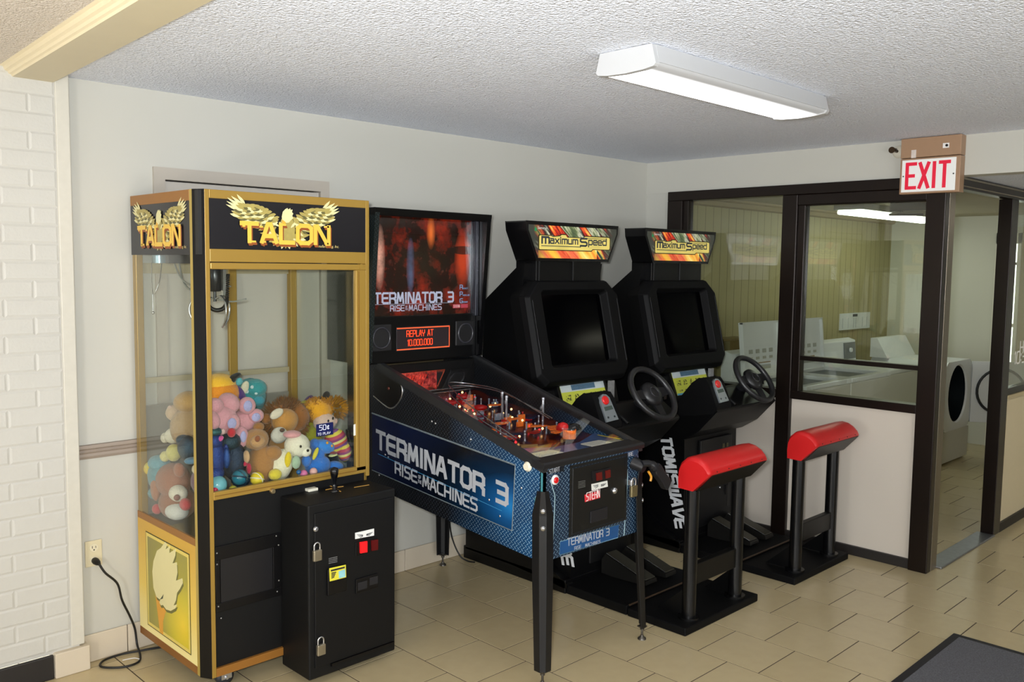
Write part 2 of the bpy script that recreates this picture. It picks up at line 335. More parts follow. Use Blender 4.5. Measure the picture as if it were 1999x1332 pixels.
ps = struct(MB().box(-.035, .03, -2.04, -1.935, 0, 2.225).build('trim_3', BRONZE, bevel=.004)); box('post_side', ALU, ps, .0305, .115, -2.04, -1.94, 0, 2.225, .003)
d3 = struct(MB().box(.115, 6.4, -2.06, -2.0, 2.165, 2.238).box(1.04, 1.165, -2.06, -1.98, 0, 2.165).build('door_2', BRONZE, bevel=.003))
MB().box(.115, 6.4, -2.066, -2.058, 2.218, 2.228).box(.115, 6.4, -2.066, -2.058, 2.178, 2.184).build('chrome_strip', mat('a69c86', .25, .9), d3)
box('threshold', mat('8b8d90', .35, .8, noise=.2), d3, .115, 1.04, -2.07, -1.96, 0, .012, .004)
w3 = struct(MB().box(1.165, 6.4, -2.05, -2.0, .9, .95).box(2.6, 2.68, -2.05, -2.0, .95, 2.165).build('window_3', BRONZE, bevel=.003))
box('pane', WINGLASS, w3, 1.165, 2.6, -2.03, -2.024, .95, 2.165); box('pane', WINGLASS, w3, 2.68, 6.4, -2.03, -2.024, .95, 2.165)
box('panel', mat('d8c9a6', .5, noise=.03), w3, 1.165, 6.4, -2.045, -2.0, .06, .9); box('kick_strip', BLACKRUB, w3, 1.165, 6.4, -2.06, -2.0, 0, .06)
box('sill_cap', mat('c0ae86', .4), w3, 1.165, 6.4, -2.062, -1.99, .885, .905)
lt = MB(); LW = mat('f0eee6', .5)
p = at(1991, 690, 'y', -2.032); letters(lt, 'HOURS', p, (1, 0, 0), (0, 0, 1), .38, .078, .8)
p = at(1979, 711, 'y', -2.032); letters(lt, '10:30', p, (1, 0, 0), (0, 0, 1), .33, .078, .8)
lt.build('hours_lettering', LW, w3)
# laundry far wall with a bright glazed door
LW2 = mat('c7c6b6', .6, noise=.03, ns=3)
wl = struct(MB().box(4.27, 4.4, -1.0, .1, 0, 2.3).box(4.27, 4.4, -1.22, -1.0, 2.08, 2.3).build('wall_laundry_right', LW2)); box('tan_panel', mat('a08f66', .6, noise=.04), wl, 4.27, 4.4, -2.0, -1.22, 0, 2.3)
d4 = struct(MB().box(4.25, 4.36, -1.04, -1.0, 0, 2.08).box(4.25, 4.36, -1.22, -1.19, 0, 2.08).box(4.25, 4.36, -1.22, -1.0, 1.98, 2.08).box(4.26, 4.35, -1.20, -1.03, 1.18, 1.21).box(4.25, 4.35, -1.20, -1.03, 0, .6).build('door_3', mat('e4dfd0', .5)))
box('pane', WINGLASS, d4, 4.3, 4.306, -1.195, -1.035, .6, 1.98)
MB().cyl((4.24, -1.12, 1.79), (4.2, -1.12, 1.79), .018).box(4.2, 4.215, -1.2, -1.1, 1.775, 1.8).build('door_lever', mat('3a2d20', .3, .8), d4)
# lobby shell behind the camera, open to daylight through its glazed front
struct(MB().box(-9.6, -9.5, -9, .15, 0, .7).box(-9.6, -9.5, -9, .15, 2.2, H).box(-9.6, -9.5, -1.2, .15, .7, 2.2).box(-9.6, -9.5, -9, -7.5, .7, 2.2).build('wall_lobby_left', WALL))
struct(MB().box(-9.5, -4.9, 0, .12, 0, H).build('wall_lobby_back', WALL))
struct(MB().box(-9.5, 6.5, -9.1, -9, 2.1, H).box(-9.5, 6.5, -9.1, -9, 0, .3).box(-5.2, -4.9, -9.1, -9, .3, 2.1).box(-1.2, -.9, -9.1, -9, .3, 2.1).box(-.9, 6.5, -9.1, -9, .3, 2.1).build('wall_lobby_front', WALL))  # unseen; right-hand bay walled up to keep its bright reflection off the claw glass
struct(MB().box(6.5, 6.6, -9.1, -2.06, 0, H).build('wall_hall_end', WALL))
# ================================================================ ceiling light, exit sign, sprinkler, outlet, cord, mat
LX0, LX1, LY0, LY1 = -2.735, -1.508, -2.07, -1.825; cy = (LY0+LY1)/2
t = thing('ceiling_light', 'long white wraparound fluorescent ceiling light glowing on the popcorn ceiling of the arcade room', 'light', ((LX0+LX1)/2, cy, H))
LWH = mat('b4b4b4', .5, noise=.01)
box('housing', LWH, t, LX0+.02, LX1-.02, LY0+.04, LY1-.04, 2.40, H)
sec = [(LY0+.014, 2.432), (LY0, 2.378), (LY0+.008, 2.369), (LY0+.05, 2.363), (cy, 2.360), (LY1-.05, 2.363), (LY1-.008, 2.369), (LY1, 2.378), (LY1-.014, 2.432)]
mt = NT('lit_diffuser'); ly = mt.xyz()[2]; ed_ = mt.n('MapRange', interpolation_type='SMOOTHSTEP', i={0: mt.math('ABSOLUTE', mt.math('SUBTRACT', ly, .035)), 1: .128, 2: .07, 3: .03, 4: 1.0}).outputs[0]
DIFF = mt.surf('9c9c9c', .4, emit='ffffff', es=mt.math('MULTIPLY', ed_, 6.0))   # the tubes sit along the middle of the wraparound lens
mb = MB(); mb.loops([[(LX0+.022, y, z) for y, z in sec], [(LX1-.022, y, z) for y, z in sec]], closed=False).build('diffuser', DIFF, t)
for a, c in ((LX0, LX0+.022), (LX1-.022, LX1)):
    MB().side([(LY0+.012, H-.002)]+[(y+(-.004 if y < cy else .004 if y > cy else 0), z-.004) for y, z in sec]+[(LY1-.012, H-.002)], a, c).build('end_cap', LWH, t, bevel=.003)
for y, s_ in ((LY0, -1), (LY1, 1)): MB().side([(y+s_*.003, 2.379), (y-s_*.011, 2.438), (y-s_*.015, 2.438), (y-s_*.001, 2.379)], LX0+.02, LX1-.02).build('side_rail', LWH, t)
# exit sign
t = thing('exit_sign', 'tan metal emergency exit sign with red letters EXIT on a white face above the doorway', 'sign', (0, -1.97, 2.3)); TAN = mat('9c7c60', .45, noise=.04)
box('battery_housing', TAN, t, -.075, -.0045, -2.118, -1.80, 2.33, 2.437, .003); box('case', TAN, t, -.072, -.0045, -2.118, -1.80, 2.132, 2.327, .003)
mt = NT('backlit_white'); f0 = box('face', mt.surf('dcdcd8', .4, emit='ffffff', es=.12), t, -.078, -.071, -2.097, -1.812, 2.142, 2.318, .002)
mb = MB(); letters(mb, 'ÉXIT', (-.0785, -1.842, 2.165), (0, -1, 0), (0, 0, 1), .222, .130, 1.65, 2.2, .001)
mt = NT('lit_red'); mb.build('lettering', mt.surf('c81030', .4, emit='e0103c', es=.28), f0)
for y in (-1.822, -2.087): MB().cyl((-.0795, y, 2.23), (-.078, y, 2.23), .004).build('screw', mat('333030'), f0)
p = at(1847, 284, 'x', -.076); b2 = box('test_switch', mat('e8e4e0', .4), t, -.079, -.074, p.y-.016, p.y+.016, p.z-.013, p.z+.013)
MB().cyl((-.083, p.y-.005, p.z), (-.079, p.y-.005, p.z), .007).build('button', mat('151515', .3), b2)
p = at(1784, 300, 'x', -.076); box('label_patch', mat('cfc4bc', .5, noise=.2), t, -.0762, -.0745, p.y-.012, p.y+.014, p.z-.024, p.z+.02)
t = thing('sprinkler_head', 'small brass sprinkler head on a round white escutcheon left of the exit sign', 'sprinkler', (0, -1.76, 2.378))
MB().lathe((-.004, -1.76, 2.378), (-1, 0, 0), [(.0, .012), (.02, .012), (.034, .006), (.036, 0)]).build('escutcheon', mat('cfc9b8', .3), t)
BR = mat('4b3c2c', .35, .8); MB().cyl((-.01, -1.755, 2.38), (-.045, -1.75, 2.382), .009).box(-.075, -.04, -1.765, -1.735, 2.373, 2.376).box(-.075, -.04, -1.765, -1.735, 2.388, 2.391).lathe((-.075, -1.75, 2.382), (-1, 0, 0), [(.018, 0), (.018, .003)]).build('deflector_frame', BR, t)
# outlet
t = thing('wall_outlet', 'beige duplex wall outlet low on the back wall with a black plug in it', 'outlet', (-3.812, -.001, .468)); IV = mat('cfc4a4', .35, noise=.03)
box('cover_plate', IV, t, -3.847, -3.778, -.007, -.0005, .413, .525, .003)
for z in (.494, .44):
    f = MB().lathe((-3.812, -.0065, z), (0, -1, 0), [(.018, 0), (.017, .003)]).build('receptacle', mat('d8cfb4', .3), t)
    if z > .46: MB().box(-3.820, -3.818, -.0105, -.009, z-.002, z+.009).box(-3.806, -3.804, -.0105, -.009, z-.002, z+.007).cyl((-3.812, -.009, z-.009), (-3.812, -.0105, z-.009), .003).build('slots', mat('1a1512'), f)
CORD = mat('10100f', .45, noise=.1)
t = thing('power_cord', 'black power cord from the beige outlet looped on the floor by the claw machine', 'cord', (-3.70, -.05, 0))
MB().lathe((-3.812, -.010, .44), (.1, -1, -.15), [(.013, 0), (.015, .012), (.012, .03), (.006, .045)]).build('plug', CORD, t)
def spline(P, n=8):
    P = [V(p) for p in P]; out = []
    for i in range(len(P)-1):
        a, b, c, d = P[max(i-1, 0)], P[i], P[i+1], P[min(i+2, len(P)-1)]
        for k in range(n):
            s = k/n; out.append(.5*((2*b)+(c-a)*s+(2*a-5*b+4*c-d)*s*s+(3*b-a-3*c+d)*s**3))
    return out+[P[-1]]
MB().tube(spline([(-3.808, -.05, .434), (-3.785, -.055, .39), (-3.735, -.05, .33), (-3.715, -.045, .25), (-3.68, -.03, .17), (-3.655, -.022, .1), (-3.65, -.03, .03), (-3.665, -.1, .006), (-3.70, -.16, .006), (-3.765, -.16, .006), (-3.825, -.10, .006), (-3.80, -.045, .006), (-3.72, -.035, .007), (-3.62, -.06, .006), (-3.5, -.09, .006), (-3.42, -.1, .03)]), .0048, 8).build('cable', CORD, t)
MB().tube(spline([(-3.685, -.14, .010), (-3.70, -.12, .012), (-3.74, -.10, .008)]), .002, 6).build('cable_tie', mat('cfcfcf', .4), t)
tag(MB().tube(spline([(-1.90, -.08, .35), (-1.86, -.06, .16), (-1.825, -.09, .04), (-1.80, -.13, .007), (-1.785, -.18, .007)]), .0045, 8).build('power_cord', CORD, None, (-1.8, -.08, 0)), 'thin black cord hanging under the pinball machine down to the floor by the wall', 'cord')
# floor mat
t = thing('floor_mat', 'dark grey carpet floor mat with black rubber edge on the tiles at the lower right', 'mat', (-1.7, -3.1, 0))
mt = NT('mat_pile'); tc = mt.xyz()[0]; nn = mt.noise(tc, 150, 3, .8)
box('carpet', mt.surf(mt.mix(nn, '121318', '7e7e84'), .95, bump=nn, bs=.8, bd=.004), t, -2.56, -.83, -3.85, -2.485, .001, .008)
MB().front([(-2.6, 0), (-.79, 0), (-.79, .004), (-.80, .006), (-2.59, .006), (-2.6, .004)], -3.9, -2.45).build('rubber_border', mat('17161a', .6), t)
# ================================================================ claw machine
X0, X1, Y0, Y1, ZB, ZT = -3.635, -2.86, -.66, -.03, .078, 1.98; XC = X0+.026; YC = Y0+.042
cm = thing('claw_machine', 'gold and black TALON claw crane machine full of plush toys in the left corner', 'arcade machine', (-3.25, -.35, 0))
GOLD = mat('9c7c35', .36, .25, noise=.05, ns=4); GOLDO = mat('99672a', .38, .25, noise=.05, ns=4); GOLDL = mat('b09848', .35, .2, noise=.05, ns=3)
BLK = mat('070607', .35, noise=.1, spec=.35); BLKM = mat('080808', .55, noise=.2, bump=.15, spec=.3); CLEAR = glass('clear_pane', (.94, .955, .93), .8)
box('floor_deck', mat('2a2722', .5), cm, X0+.02, X1-.01, Y0+.03, Y1-.01, .585, .605)
MB().box(X0+.012, X0+.02, YC, Y1, .09, .60).box(X1-.012, X1-.002, Y0+.02, Y1, .09, .60).box(X0+.02, X1-.012, Y1-.012, Y1, .09, .6).box(X0+.02, X1-.01, Y0+.02, Y1, .085, .1).build('lower_cabinet', BLKM, cm)
box('roof', mat('1a1a1a', .5), cm, X0+.005, X1-.005, Y0+.01, Y1, 1.735, ZT-.004)
# corner strip and gold extrusions
MB().flat([(X0-.001, YC+.004), (XC+.0, Y0-.001), (XC+.004, Y0+.012), (X0+.012, YC+.008)], ZB, ZT).build('corner_strip', BLK, cm)
MB().box(X0, X0+.014, YC+.005, YC+.030, ZB, ZT).build('side_stile', GOLDL, cm, bevel=.002)
MB().box(XC, XC+.019, Y0, Y0+.02, ZB, ZT).box(X1-.019, X1, Y0, Y0+.02, .77, ZT).build('front_stile', GOLD, cm, bevel=.002)
MB().box(XC+.019, X1-.019, Y0, Y0+.02, 1.947, ZT).build('top_rail', GOLD, cm, bevel=.002)
MB().box(XC+.019, X1-.019, Y0, Y0+.02, 1.708, 1.757).build('header_rail', GOLD, cm, bevel=.002)
MB().box(XC+.019, X1-.019, Y0-.004, Y0+.018, 1.680, 1.705).box(X1-.072, X1-.021, Y0-.004, Y0+.018, .80, 1.68).box(XC+.017, X1-.021, Y0-.004, Y0+.018, .788, .820).build('window_frame', GOLD, cm, bevel=.003)
MB().box(X1-.060, X1-.056, Y0-.0055, Y0-.003, .82, 1.675).box(XC+.02, X1-.07, Y0-.0055, Y0-.003, .802, .806).build('frame_groove', mat('7d5a1e', .5, .2), cm)
MB().cyl((X1-.045, Y0-.006, 1.695), (X1-.045, Y0+.0, 1.695), .012).build('frame_latch', GOLD, cm)
MB().box(XC+.019, X1-.4, Y0, Y0+.02, ZB, .112).build('bottom_rail', GOLDO, cm, bevel=.002)
box('side_rail', GOLDO, cm, X0, X0+.012, YC+.03, Y1, 1.938, ZT, .002); box('side_rail', GOLDO, cm, X0, X0+.012, YC+.03, Y1, .598, .628, .002)
MB().box(X0, X0+.012, YC+.03, Y1, ZB, .112).build('side_bottom_rail', mat('8a5a25', .4, .2), cm, bevel=.002)
# glass
box('side_glass', CLEAR, cm, X0+.002, X0+.006, YC+.03, Y1-.005, .628, 1.735)
box('front_glass', CLEAR, cm, XC+.019, X1-.07, Y0+.006, Y0+.010, .82, 1.68); box('right_glass', CLEAR, cm, X1-.008, X1-.004, Y0+.02, Y1-.03, .63, 1.735)
for a, c, e, f in ((X0+.004, X0+.034, Y1-.035, Y1), (X1-.034, X1, Y1-.035, Y1), (X1-.030, X1-.001, Y0+.02, Y0+.045)): box('corner_post', GOLD, cm, a, c, e, f, .60, 1.735, .002)
box('centre_post', GOLD, cm, -3.205, -3.165, Y1-.02, Y1, .60, 1.735, .002)
for z0, z1 in ((1.655, 1.70), (1.18, 1.205)): box('rear_rail', mat('a3987c', .4), cm, X0+.034, X1-.034, Y1-.015, Y1-.004, z0, z1)
box('back_panel', mat('8e8a82', .35, .2), cm, X0+.034, X1-.034, Y1-.012, Y1-.004, .60, 1.085, .003)
# marquee panels
MQB = mat('18171b', .25, noise=.03); mf = box('front_marquee', MQB, cm, XC+.019, X1-.019, Y0+.001, Y0+.01, 1.757, 1.947)
ms = box('side_marquee', MQB, cm, X0+.001, X0+.01, YC+.03, Y1, 1.733, 1.938)
FE1 = mat('a39450', .4, noise=.2, ns=60); FE2 = mat('d8d09a', .4, noise=.1, ns=60); FE3 = mat('5f5a32', .4, noise=.2, ns=60); BEAK = mat('dca437', .4); TXG = mat('e0b848', .35, noise=.06, ns=30); TXB = mat('8c4a1c', .4)
def leaf(mb, P, a, l, wd, d, bend=0):
    """feather: pointed leaf from P(u, v) at angle a; P maps (u, v, depth) to a point"""
    pts = []; n = 6
    for sgn in (1, -1):
        for k in (range(n+1) if sgn > 0 else range(n-1, 0, -1)):
            s = k/n; aa = a+bend*s; hw = wd*math.sin(math.pi*min(1, s*.9+.1))*.5*sgn
            pts.append((math.cos(aa)*l*s-math.sin(aa)*hw, math.sin(aa)*l*s+math.cos(aa)*hw))
    return pts
def eagle(root, o, u, v):
    """eagle with spread wings behind the word TALON, drawn in the photo's own units about the word's baseline"""
    o = V(o); u = V(u); v = V(v); n = u.cross(v).normalized(); U = .000392; rnd = random.Random(3); dep = [.0006]
    A, B, D = MB(), MB(), MB()
    def put(mb, pts): dep[0] += .000022; mb.prism([o+u*(x*U)+v*(y*U)+n*dep[0] for x, y in pts], n*.0002)
    def feather(mb, x0, y0, x1, y1, wd, bend=0):
        a, l = math.atan2(y1-y0, x1-x0), math.hypot(x1-x0, y1-y0); put(mb, [(x0+q, y0+r) for q, r in leaf(mb, None, a, l, wd, 0, bend)])
    for k in range(13):
        f = (k-6)/6; ex, ey = f*290, -62+150*abs(f)**2.2-(8 if k % 2 else 0); feather(B if k % 2 else A, f*60, 60, ex, ey, 62)
    for sg in (1, -1):
        W = lambda x, y: (sg*x, y)
        ends = [(600, 270), (595, 305), (655, 350), (660, 318), (650, 385), (610, 410), (550, 440)]
        for k, (ex, ey) in enumerate(sorted(ends, key=lambda q: q[1])):
            bx, by = 470-4*k, 270+17*k; feather(B, *W(bx, by), *W(ex, ey), 30, .18*sg)
        for r in range(5, -1, -1):
            for k in range(10):
                f = k/9; tx, ty = 70+380*f, 262+105*math.sin(min(1, f*1.25)*1.9)-20*f; bx, by = 120+380*f, 130+115*f
                q = r/5; x, y = tx+(bx-tx)*q+rnd.uniform(-6, 6), ty+(by-ty)*q; an = math.radians(-28+42*f-10*q); l = 96+14*q
                feather((D, A, B)[(k+r) % 3] if r else A, *W(x, y), *W(x+l*math.cos(an), y+l*math.sin(an)), 34, .1*sg)
    put(A, [(15+92*math.cos(q*math.pi/8), 130+150*math.sin(q*math.pi/8)) for q in range(16)])
    for sg in (1, -1): feather(B, 15+sg*95, 205, 15+sg*40, 150, 26); feather(B, 15+sg*150, 190, 15+sg*90, 160, 22)
    head = [(-55, 215), (-62, 260), (-50, 310), (-20, 340), (5, 352), (12, 338), (38, 352), (40, 334), (64, 340), (56, 312), (72, 300), (60, 275), (70, 250), (45, 232), (20, 205), (-10, 200)]
    put(B, [(x+15, y) for x, y in head])
    k = MB(); put(k, [(-40, 232), (0, 205), (-12, 170), (-38, 130), (-46, 180)]); k.build('eagle_beak', BEAK, root)
    for nm, mb, m_ in (('gold_feathers', A, FE1), ('dark_feathers', D, FE3), ('pale_feathers', B, FE2)): mb.build(nm, m_, root)['kind'] = 'stuff'
    for mm, nm, dx, dy, d in ((TXB, 'lettering_side', 14, -24, .0040), (TXB, 'lettering_side', 7, -12, .0046), (TXG, 'lettering', 0, 0, .0052)):
        tb = MB(); q = o+n*d+u*(dx*U)+v*(dy*U); letters(tb, 'TALON', q-u*(495*U), u, v, 1005*U, 178*U, 1.45, 1.2, .0003)
        for x0, x1, y in ((-410, -340, 0), (-485, -455, 150), (-300, -262, 150), (-290, -230, 0), (-160, -100, 0), (-62, 0, 178), (318, 378, 178), (450, 512, 178), (455, 505, 0)): tb.prism([q+u*(x*U)+v*(yy*U)+n*.0001 for x, yy in ((x0, y-9), (x1, y-9), (x1, y+9), (x0, y+9))], n*.0009)
        tb.build(nm, mm, root)
    tb = MB(); print_text(tb, 'Manufacturing, Inc.', o+u*(340*U)+v*(-50*U), u, v, 300*U, None, .003, .3); tb.build('small_print', mat('d8c27a', .4), root)
eagle(mf, (-3.268, Y0+.0008, 1.789), (1, 0, 0), (0, 0, 1))
eagle(ms, (X0+.0008, -.313, 1.775), (0, -1, 0), (0, 0, 1))
# side art panel: eagle head in a framed field
ap = box('art_panel', (lambda t: t.surf(t.ramp(t.math('MULTIPLY', t.math('ADD', t.xyz()[3], 0.0), 1.6), [(.16, 'efe3a0'), (.5, 'e2c256'), (.9, 'cba03a')]), .4))(NT('gold_art')), cm, X0+.001, X0+.012, YC+.03, Y1, .112, .598)
aY0, aY1 = -.535, -.115
mt = NT('art_field'); tc, x, y, z = mt.xyz(); dd = mt.math('SQRT', mt.math('ADD', mt.math('POWER', mt.math('ADD', y, .12), 2), mt.math('POWER', mt.math('ADD', z, -.24), 2)))
FIELD = mt.surf(mt.ramp(dd, [(.0, 'e8c92e'), (.11, 'c8b82c'), (.2, 'a49a3a'), (.42, '8a8240')]), .4)
fr = [(aY0, .141), (aY0, .555), (aY1, .555), (aY1, .141)]
pl = lambda q, d0, d1, m_, nm: plate(MB(), (X0, 0, 0), (0, -1, 0), (0, 0, 1), [(-a, b) for a, b in q], d0, d1).build(nm, m_, ap)
sh = lambda q, e: [(a+(e if a < -.3 else -e), b+(e if b < .3 else -e)) for a, b in q]
pl(fr, -.0005, .0006, mat('3c3a14', .5), 'border_line'); pl(sh(fr, .004), -.0005, .0009, mat('dcc764', .4), 'border_band'); pl(sh(fr, .018), -.0005, .0012, FIELD, 'art_field')
def sp(px, py): p = at(px, py, 'x', X0); return (p.y, p.z)
zq = lambda L: [sp(260+a/4.443, 1010+b/4.44) for a, b in L]
pl(zq([(195, 660), (235, 1000), (262, 1018), (262, 905), (285, 820), (330, 775), (300, 700)]), .0, .0016, mat('d99a28', .4), 'eagle_beak')
hd = zq([(170, 470), (180, 380), (210, 290), (245, 265), (280, 215), (300, 235), (285, 280), (320, 250), (318, 310), (372, 275), (370, 330), (345, 400), (382, 390), (388, 480), (375, 550), (428, 530), (435, 570), (410, 620), (385, 655), (375, 720), (355, 765), (385, 755), (370, 790), (330, 812), (290, 800), (262, 760), (245, 765), (232, 740), (238, 715), (205, 690), (180, 610)])
pl([(a-.006, b-.010) for a, b in hd], .0, .0018, mat('6d6a30', .5), 'eagle_shadow_print'); pl(hd, .0, .0022, mat('ddd39a', .4, noise=.05, ns=8), 'eagle_head'); pl(zq([(235, 715), (268, 668), (262, 705)]), .002, .0026, mat('3c4420', .3), 'eagle_eye')
# recessed lower front
lf = box('lower_front', BLKM, cm, XC+.019, X1-.019, Y0+.014, Y0+.02, .112, .788)
MB().box(-3.585, -3.30, Y0+.006, Y0+.014, .545, .60).box(-3.585, -3.30, Y0+.006, Y0+.014, .335, .372).box(-3.585, -3.565, Y0+.006, Y0+.014, .372, .545).box(-3.335, -3.30, Y0+.006, Y0+.014, .372, .545).build('prize_door_frame', BLK, cm, bevel=.002)
box('prize_flap', mat('121114', .4), cm, -3.563, -3.337, Y0+.008, Y0+.013, .36, .545)
for x, z in ((-3.578, .575), (-3.578, .53), (-3.32, .59), (-3.31, .55), (-3.31, .40), (-3.318, .355), (-3.575, .36), (-3.565, .31)): MB().ball((x, Y0+.006, z), .004, nu=8, nv=5).build('bolt', mat('8a8a86', .3, .8), cm)
MB().lathe((-3.345, Y0-.006, .785), (0, -1, .0), [(.011, 0), (.011, .012), (.008, .016)]).build('frame_lock', mat('c7b48c', .25, .9), cm)
# casters
CH = mat('c9cacd', .2, .9)
for x, y in ((-3.52, -.58), (-2.95, -.58), (-3.52, -.12), (-2.95, -.12)):
    c = MB().lathe((x, y-.016, .036), (0, 1, 0), [(.02, 0), (.036, .003), (.036, .029), (.02, .032)]).build('caster', mat('22252c', .35), cm)
    MB().box(x-.022, x+.022, y-.024, y-.019, .03, .085).box(x-.022, x+.022, y+.019, y+.024, .03, .085).box(x-.03, x+.03, y-.03, y+.03, .078, .088).cyl((x, y-.03, .036), (x, y+.03, .036), .007).build('caster_fork', CH, c)
# gantry and claw
MB().box(X0+.03, X1-.03, -.33, -.30, 1.70, 1.735).box(-3.33, -3.29, Y0+.03, Y1-.03, 1.69, 1.715).build('gantry', mat('55565a', .35, .7), cm)
gx, gy = at(419, 545, 'y', -.50).x, -.50
gb = MB().lathe((gx, gy, 1.70), (0, 0, -1), [(.02, 0), (.027, .01), (.027, .105), (.02, .11)]).cyl((gx-.0, gy, 1.59), (gx, gy, 1.55), .006).build('claw_motor', mat('17181c', .3), cm)
for k in range(3):
    a = .5+k*2.094; dx, dy = math.cos(a), math.sin(a); q = []
    for s, hh in ((.012, 1.562), (.05, 1.572), (.085, 1.555), (.098, 1.515), (.085, 1.475), (.06, 1.45)): q.append((gx+dx*s, gy+dy*s, hh))
    MB().tube(spline(q, 5), .0042, 6).build('claw_finger', CH, gb)
MB().box(gx+.03, gx+.045, gy-.01, gy+.005, 1.575, 1.70).build('bracket', CH, gb)
a0 = at(403, 535, 'y', -.56); a1 = at(404, 585, 'y', -.56); a2 = at(424, 606, 'y', -.56); a3 = at(443, 585, 'y', -.56); a4 = at(445, 535, 'y', -.56)
path = spline([a0, a1, at(411, 601, 'y', -.56), a2, at(437, 601, 'y', -.56), a3, a4], 14); hx = []
for i, p in enumerate(path[:-1]):
    d = (path[i+1]-p).normalized(); q = V((0, 1, 0)); r_ = d.cross(q)
    for k in range(4): ph = (i*4+k)*1.57; hx.append(p+d*(.25*k*(path[i+1]-p).length)+(q*math.cos(ph)+r_*math.sin(ph))*.006)
MB().tube(hx, .0026, 5).build('coiled_cable', mat('0f0f10', .35), cm)
MB().tube(spline([(X0+.15, -.15, 1.73), (X0+.12, -.3, 1.60), (X0+.2, -.48, 1.55), (X0+.25, -.55, 1.56)], 10), .0035, 6).tube(spline([(X0+.1, -.2, 1.73), (X0+.09, -.36, 1.62), (X0+.2, -.52, 1.61)], 10), .003, 6).build('signal_cable', mat('8b8d88', .4), cm)
MB().tube(spline([(X0+.10, -.1, 1.70), (X0+.07, -.14, 1.62), (X0+.05, -.12, 1.57), (X0+.06, -.09, 1.7)], 8), .002, 6).cyl((X0+.05, -.12, 1.49), (X0+.05, -.12, 1.57), .0015).ball((X0+.05, -.12, 1.49), .007).build('hanging_wire', CH, cm)
MB().cyl((X0+.09, -.10, 1.70), (X0+.09, -.10, 1.735), .03).cyl((X0+.16, -.10, 1.70), (X0+.16, -.10, 1.735), .03).build('interior_lamp', mat('9fb4c0', .2, .5), cm)
# coin cabinet
BX0, BX1, BY0, BZ0, BZ1 = -3.296, -2.868, -.858, .035, .752
cb = MB().box(BX0, BX1, BY0, Y0+.012, BZ0, BZ1).build('coin_cabinet', BLKM, cm, bevel=.006)
box('coin_door', mat('070708', .5, noise=.2, bump=.1, spec=.3), cb, BX0+.026, BX1-.012, BY0-.006, BY0+.004, BZ0+.045, BZ1-.035, .003)
MB().box(BX0+.1, BX1-.012, BY0-.011, BY0, BZ0+.032, BZ0+.045).build('door_sill', BLK, cb)
yF = BY0-.006
q = lambda px, py: at(px, py, 'y', yF)
zf = lambda a, b: q(590+a/4.756, 1020+b/4.757)
def fq(nm, m_, pts, d0, d1, par=cb, n=(0, -1, 0)): return card(MB(), pts, n, d0, d1).build(nm, m_, par)
p = zf(122, 62); MB().lathe((p.x, yF, p.z), (0, -1, 0), [(.011, 0), (.011, .008), (.006, .011)]).build('key_lock', CH, cb)
STK = mat('e2e2de', .4, noise=.03); INK = mat('26262a', .5)
s1 = fq('pricing_plate', STK, [zf(490, 98), zf(490, 155), zf(664, 122), zf(664, 58)], .0003, .0025)
for k in range(4): fq('print_line', INK, [zf(505+k*9, 112+k*10), zf(505+k*9, 116+k*10), zf(560, 113+k*4+5), zf(560, 109+k*4+5)], .0026, .003, s1); fq('print_line', INK, [zf(592, 104+k*4+4), zf(592, 108+k*4+4), zf(652-k*9, 92+k*10), zf(652-k*9, 88+k*10)], .0026, .003, s1)
MB().box(zf(490, 0).x, zf(700, 0).x, yF-.004, yF, zf(590, 290).z, zf(590, 160).z).build('coin_slot_housing', BLK, cb, bevel=.002)
rl = NT('lit_red_button'); fq('coin_button', rl.surf('d81018', .25, emit='ff1a1c', es=.9), [zf(527, 183), zf(530, 283), zf(592, 272), zf(592, 173)], .004, .010)
fq('coin_button', mat('52080c', .25), [zf(632, 165), zf(635, 262), zf(692, 250), zf(692, 155)], .004, .010)
tb = MB(); [print_text(tb, s_, zf(242, 330+k*17), zf(330, 312)-zf(242, 330), (0, 0, 1), .018, .003, .0008) for k, s_ in enumerate(('CHANGE', 'MACHINE IN', 'LOBBY', 'OK'))] if False else [fq('notice_line', mat('8a8a8a', .5), [zf(245, 336+k*15), zf(245, 340+k*15), zf(325, 322+k*15), zf(325, 318+k*15)], .0004, .0008) for k in range(4)]
MB().box(zf(222, 0).x, zf(400, 0).x, yF-.010, yF, zf(300, 660).z, zf(300, 420).z).build('bill_acceptor', BLK, cb, bevel=.003)
yl = fq('bill_label', mat('d9cf3c', .4, noise=.05), [zf(236, 422), zf(242, 543), zf(393, 505), zf(390, 388)], .0103, .0115)
fq('label_title', INK, [zf(250, 436), zf(252, 452), zf(380, 420), zf(380, 404)], .0116, .012, yl); fq('label_photo', mat('8fc6cc', .4, noise=.3, ns=60), [zf(322, 450), zf(326, 515), zf(386, 500), zf(384, 428)], .0116, .012, yl)
for k in range(4): fq('label_print', INK, [zf(256, 462+k*15), zf(256, 472+k*15), zf(300-k*6, 462+k*15), zf(300-k*6, 452+k*15)], .0116, .012, yl)
MB().box(zf(490, 0).x, zf(695, 0).x, yF-.007, yF, zf(590, 635).z, zf(590, 500).z).build('coin_return', BLK, cb, bevel=.002); MB().box(zf(505, 0).x, zf(590, 0).x, yF-.009, yF-.006, zf(590, 605).z, zf(590, 535).z).box(zf(615, 0).x, zf(690, 0).x, yF-.009, yF-.006, zf(590, 590).z, zf(590, 520).z).build('return_flap', mat('202024', .3), cb)
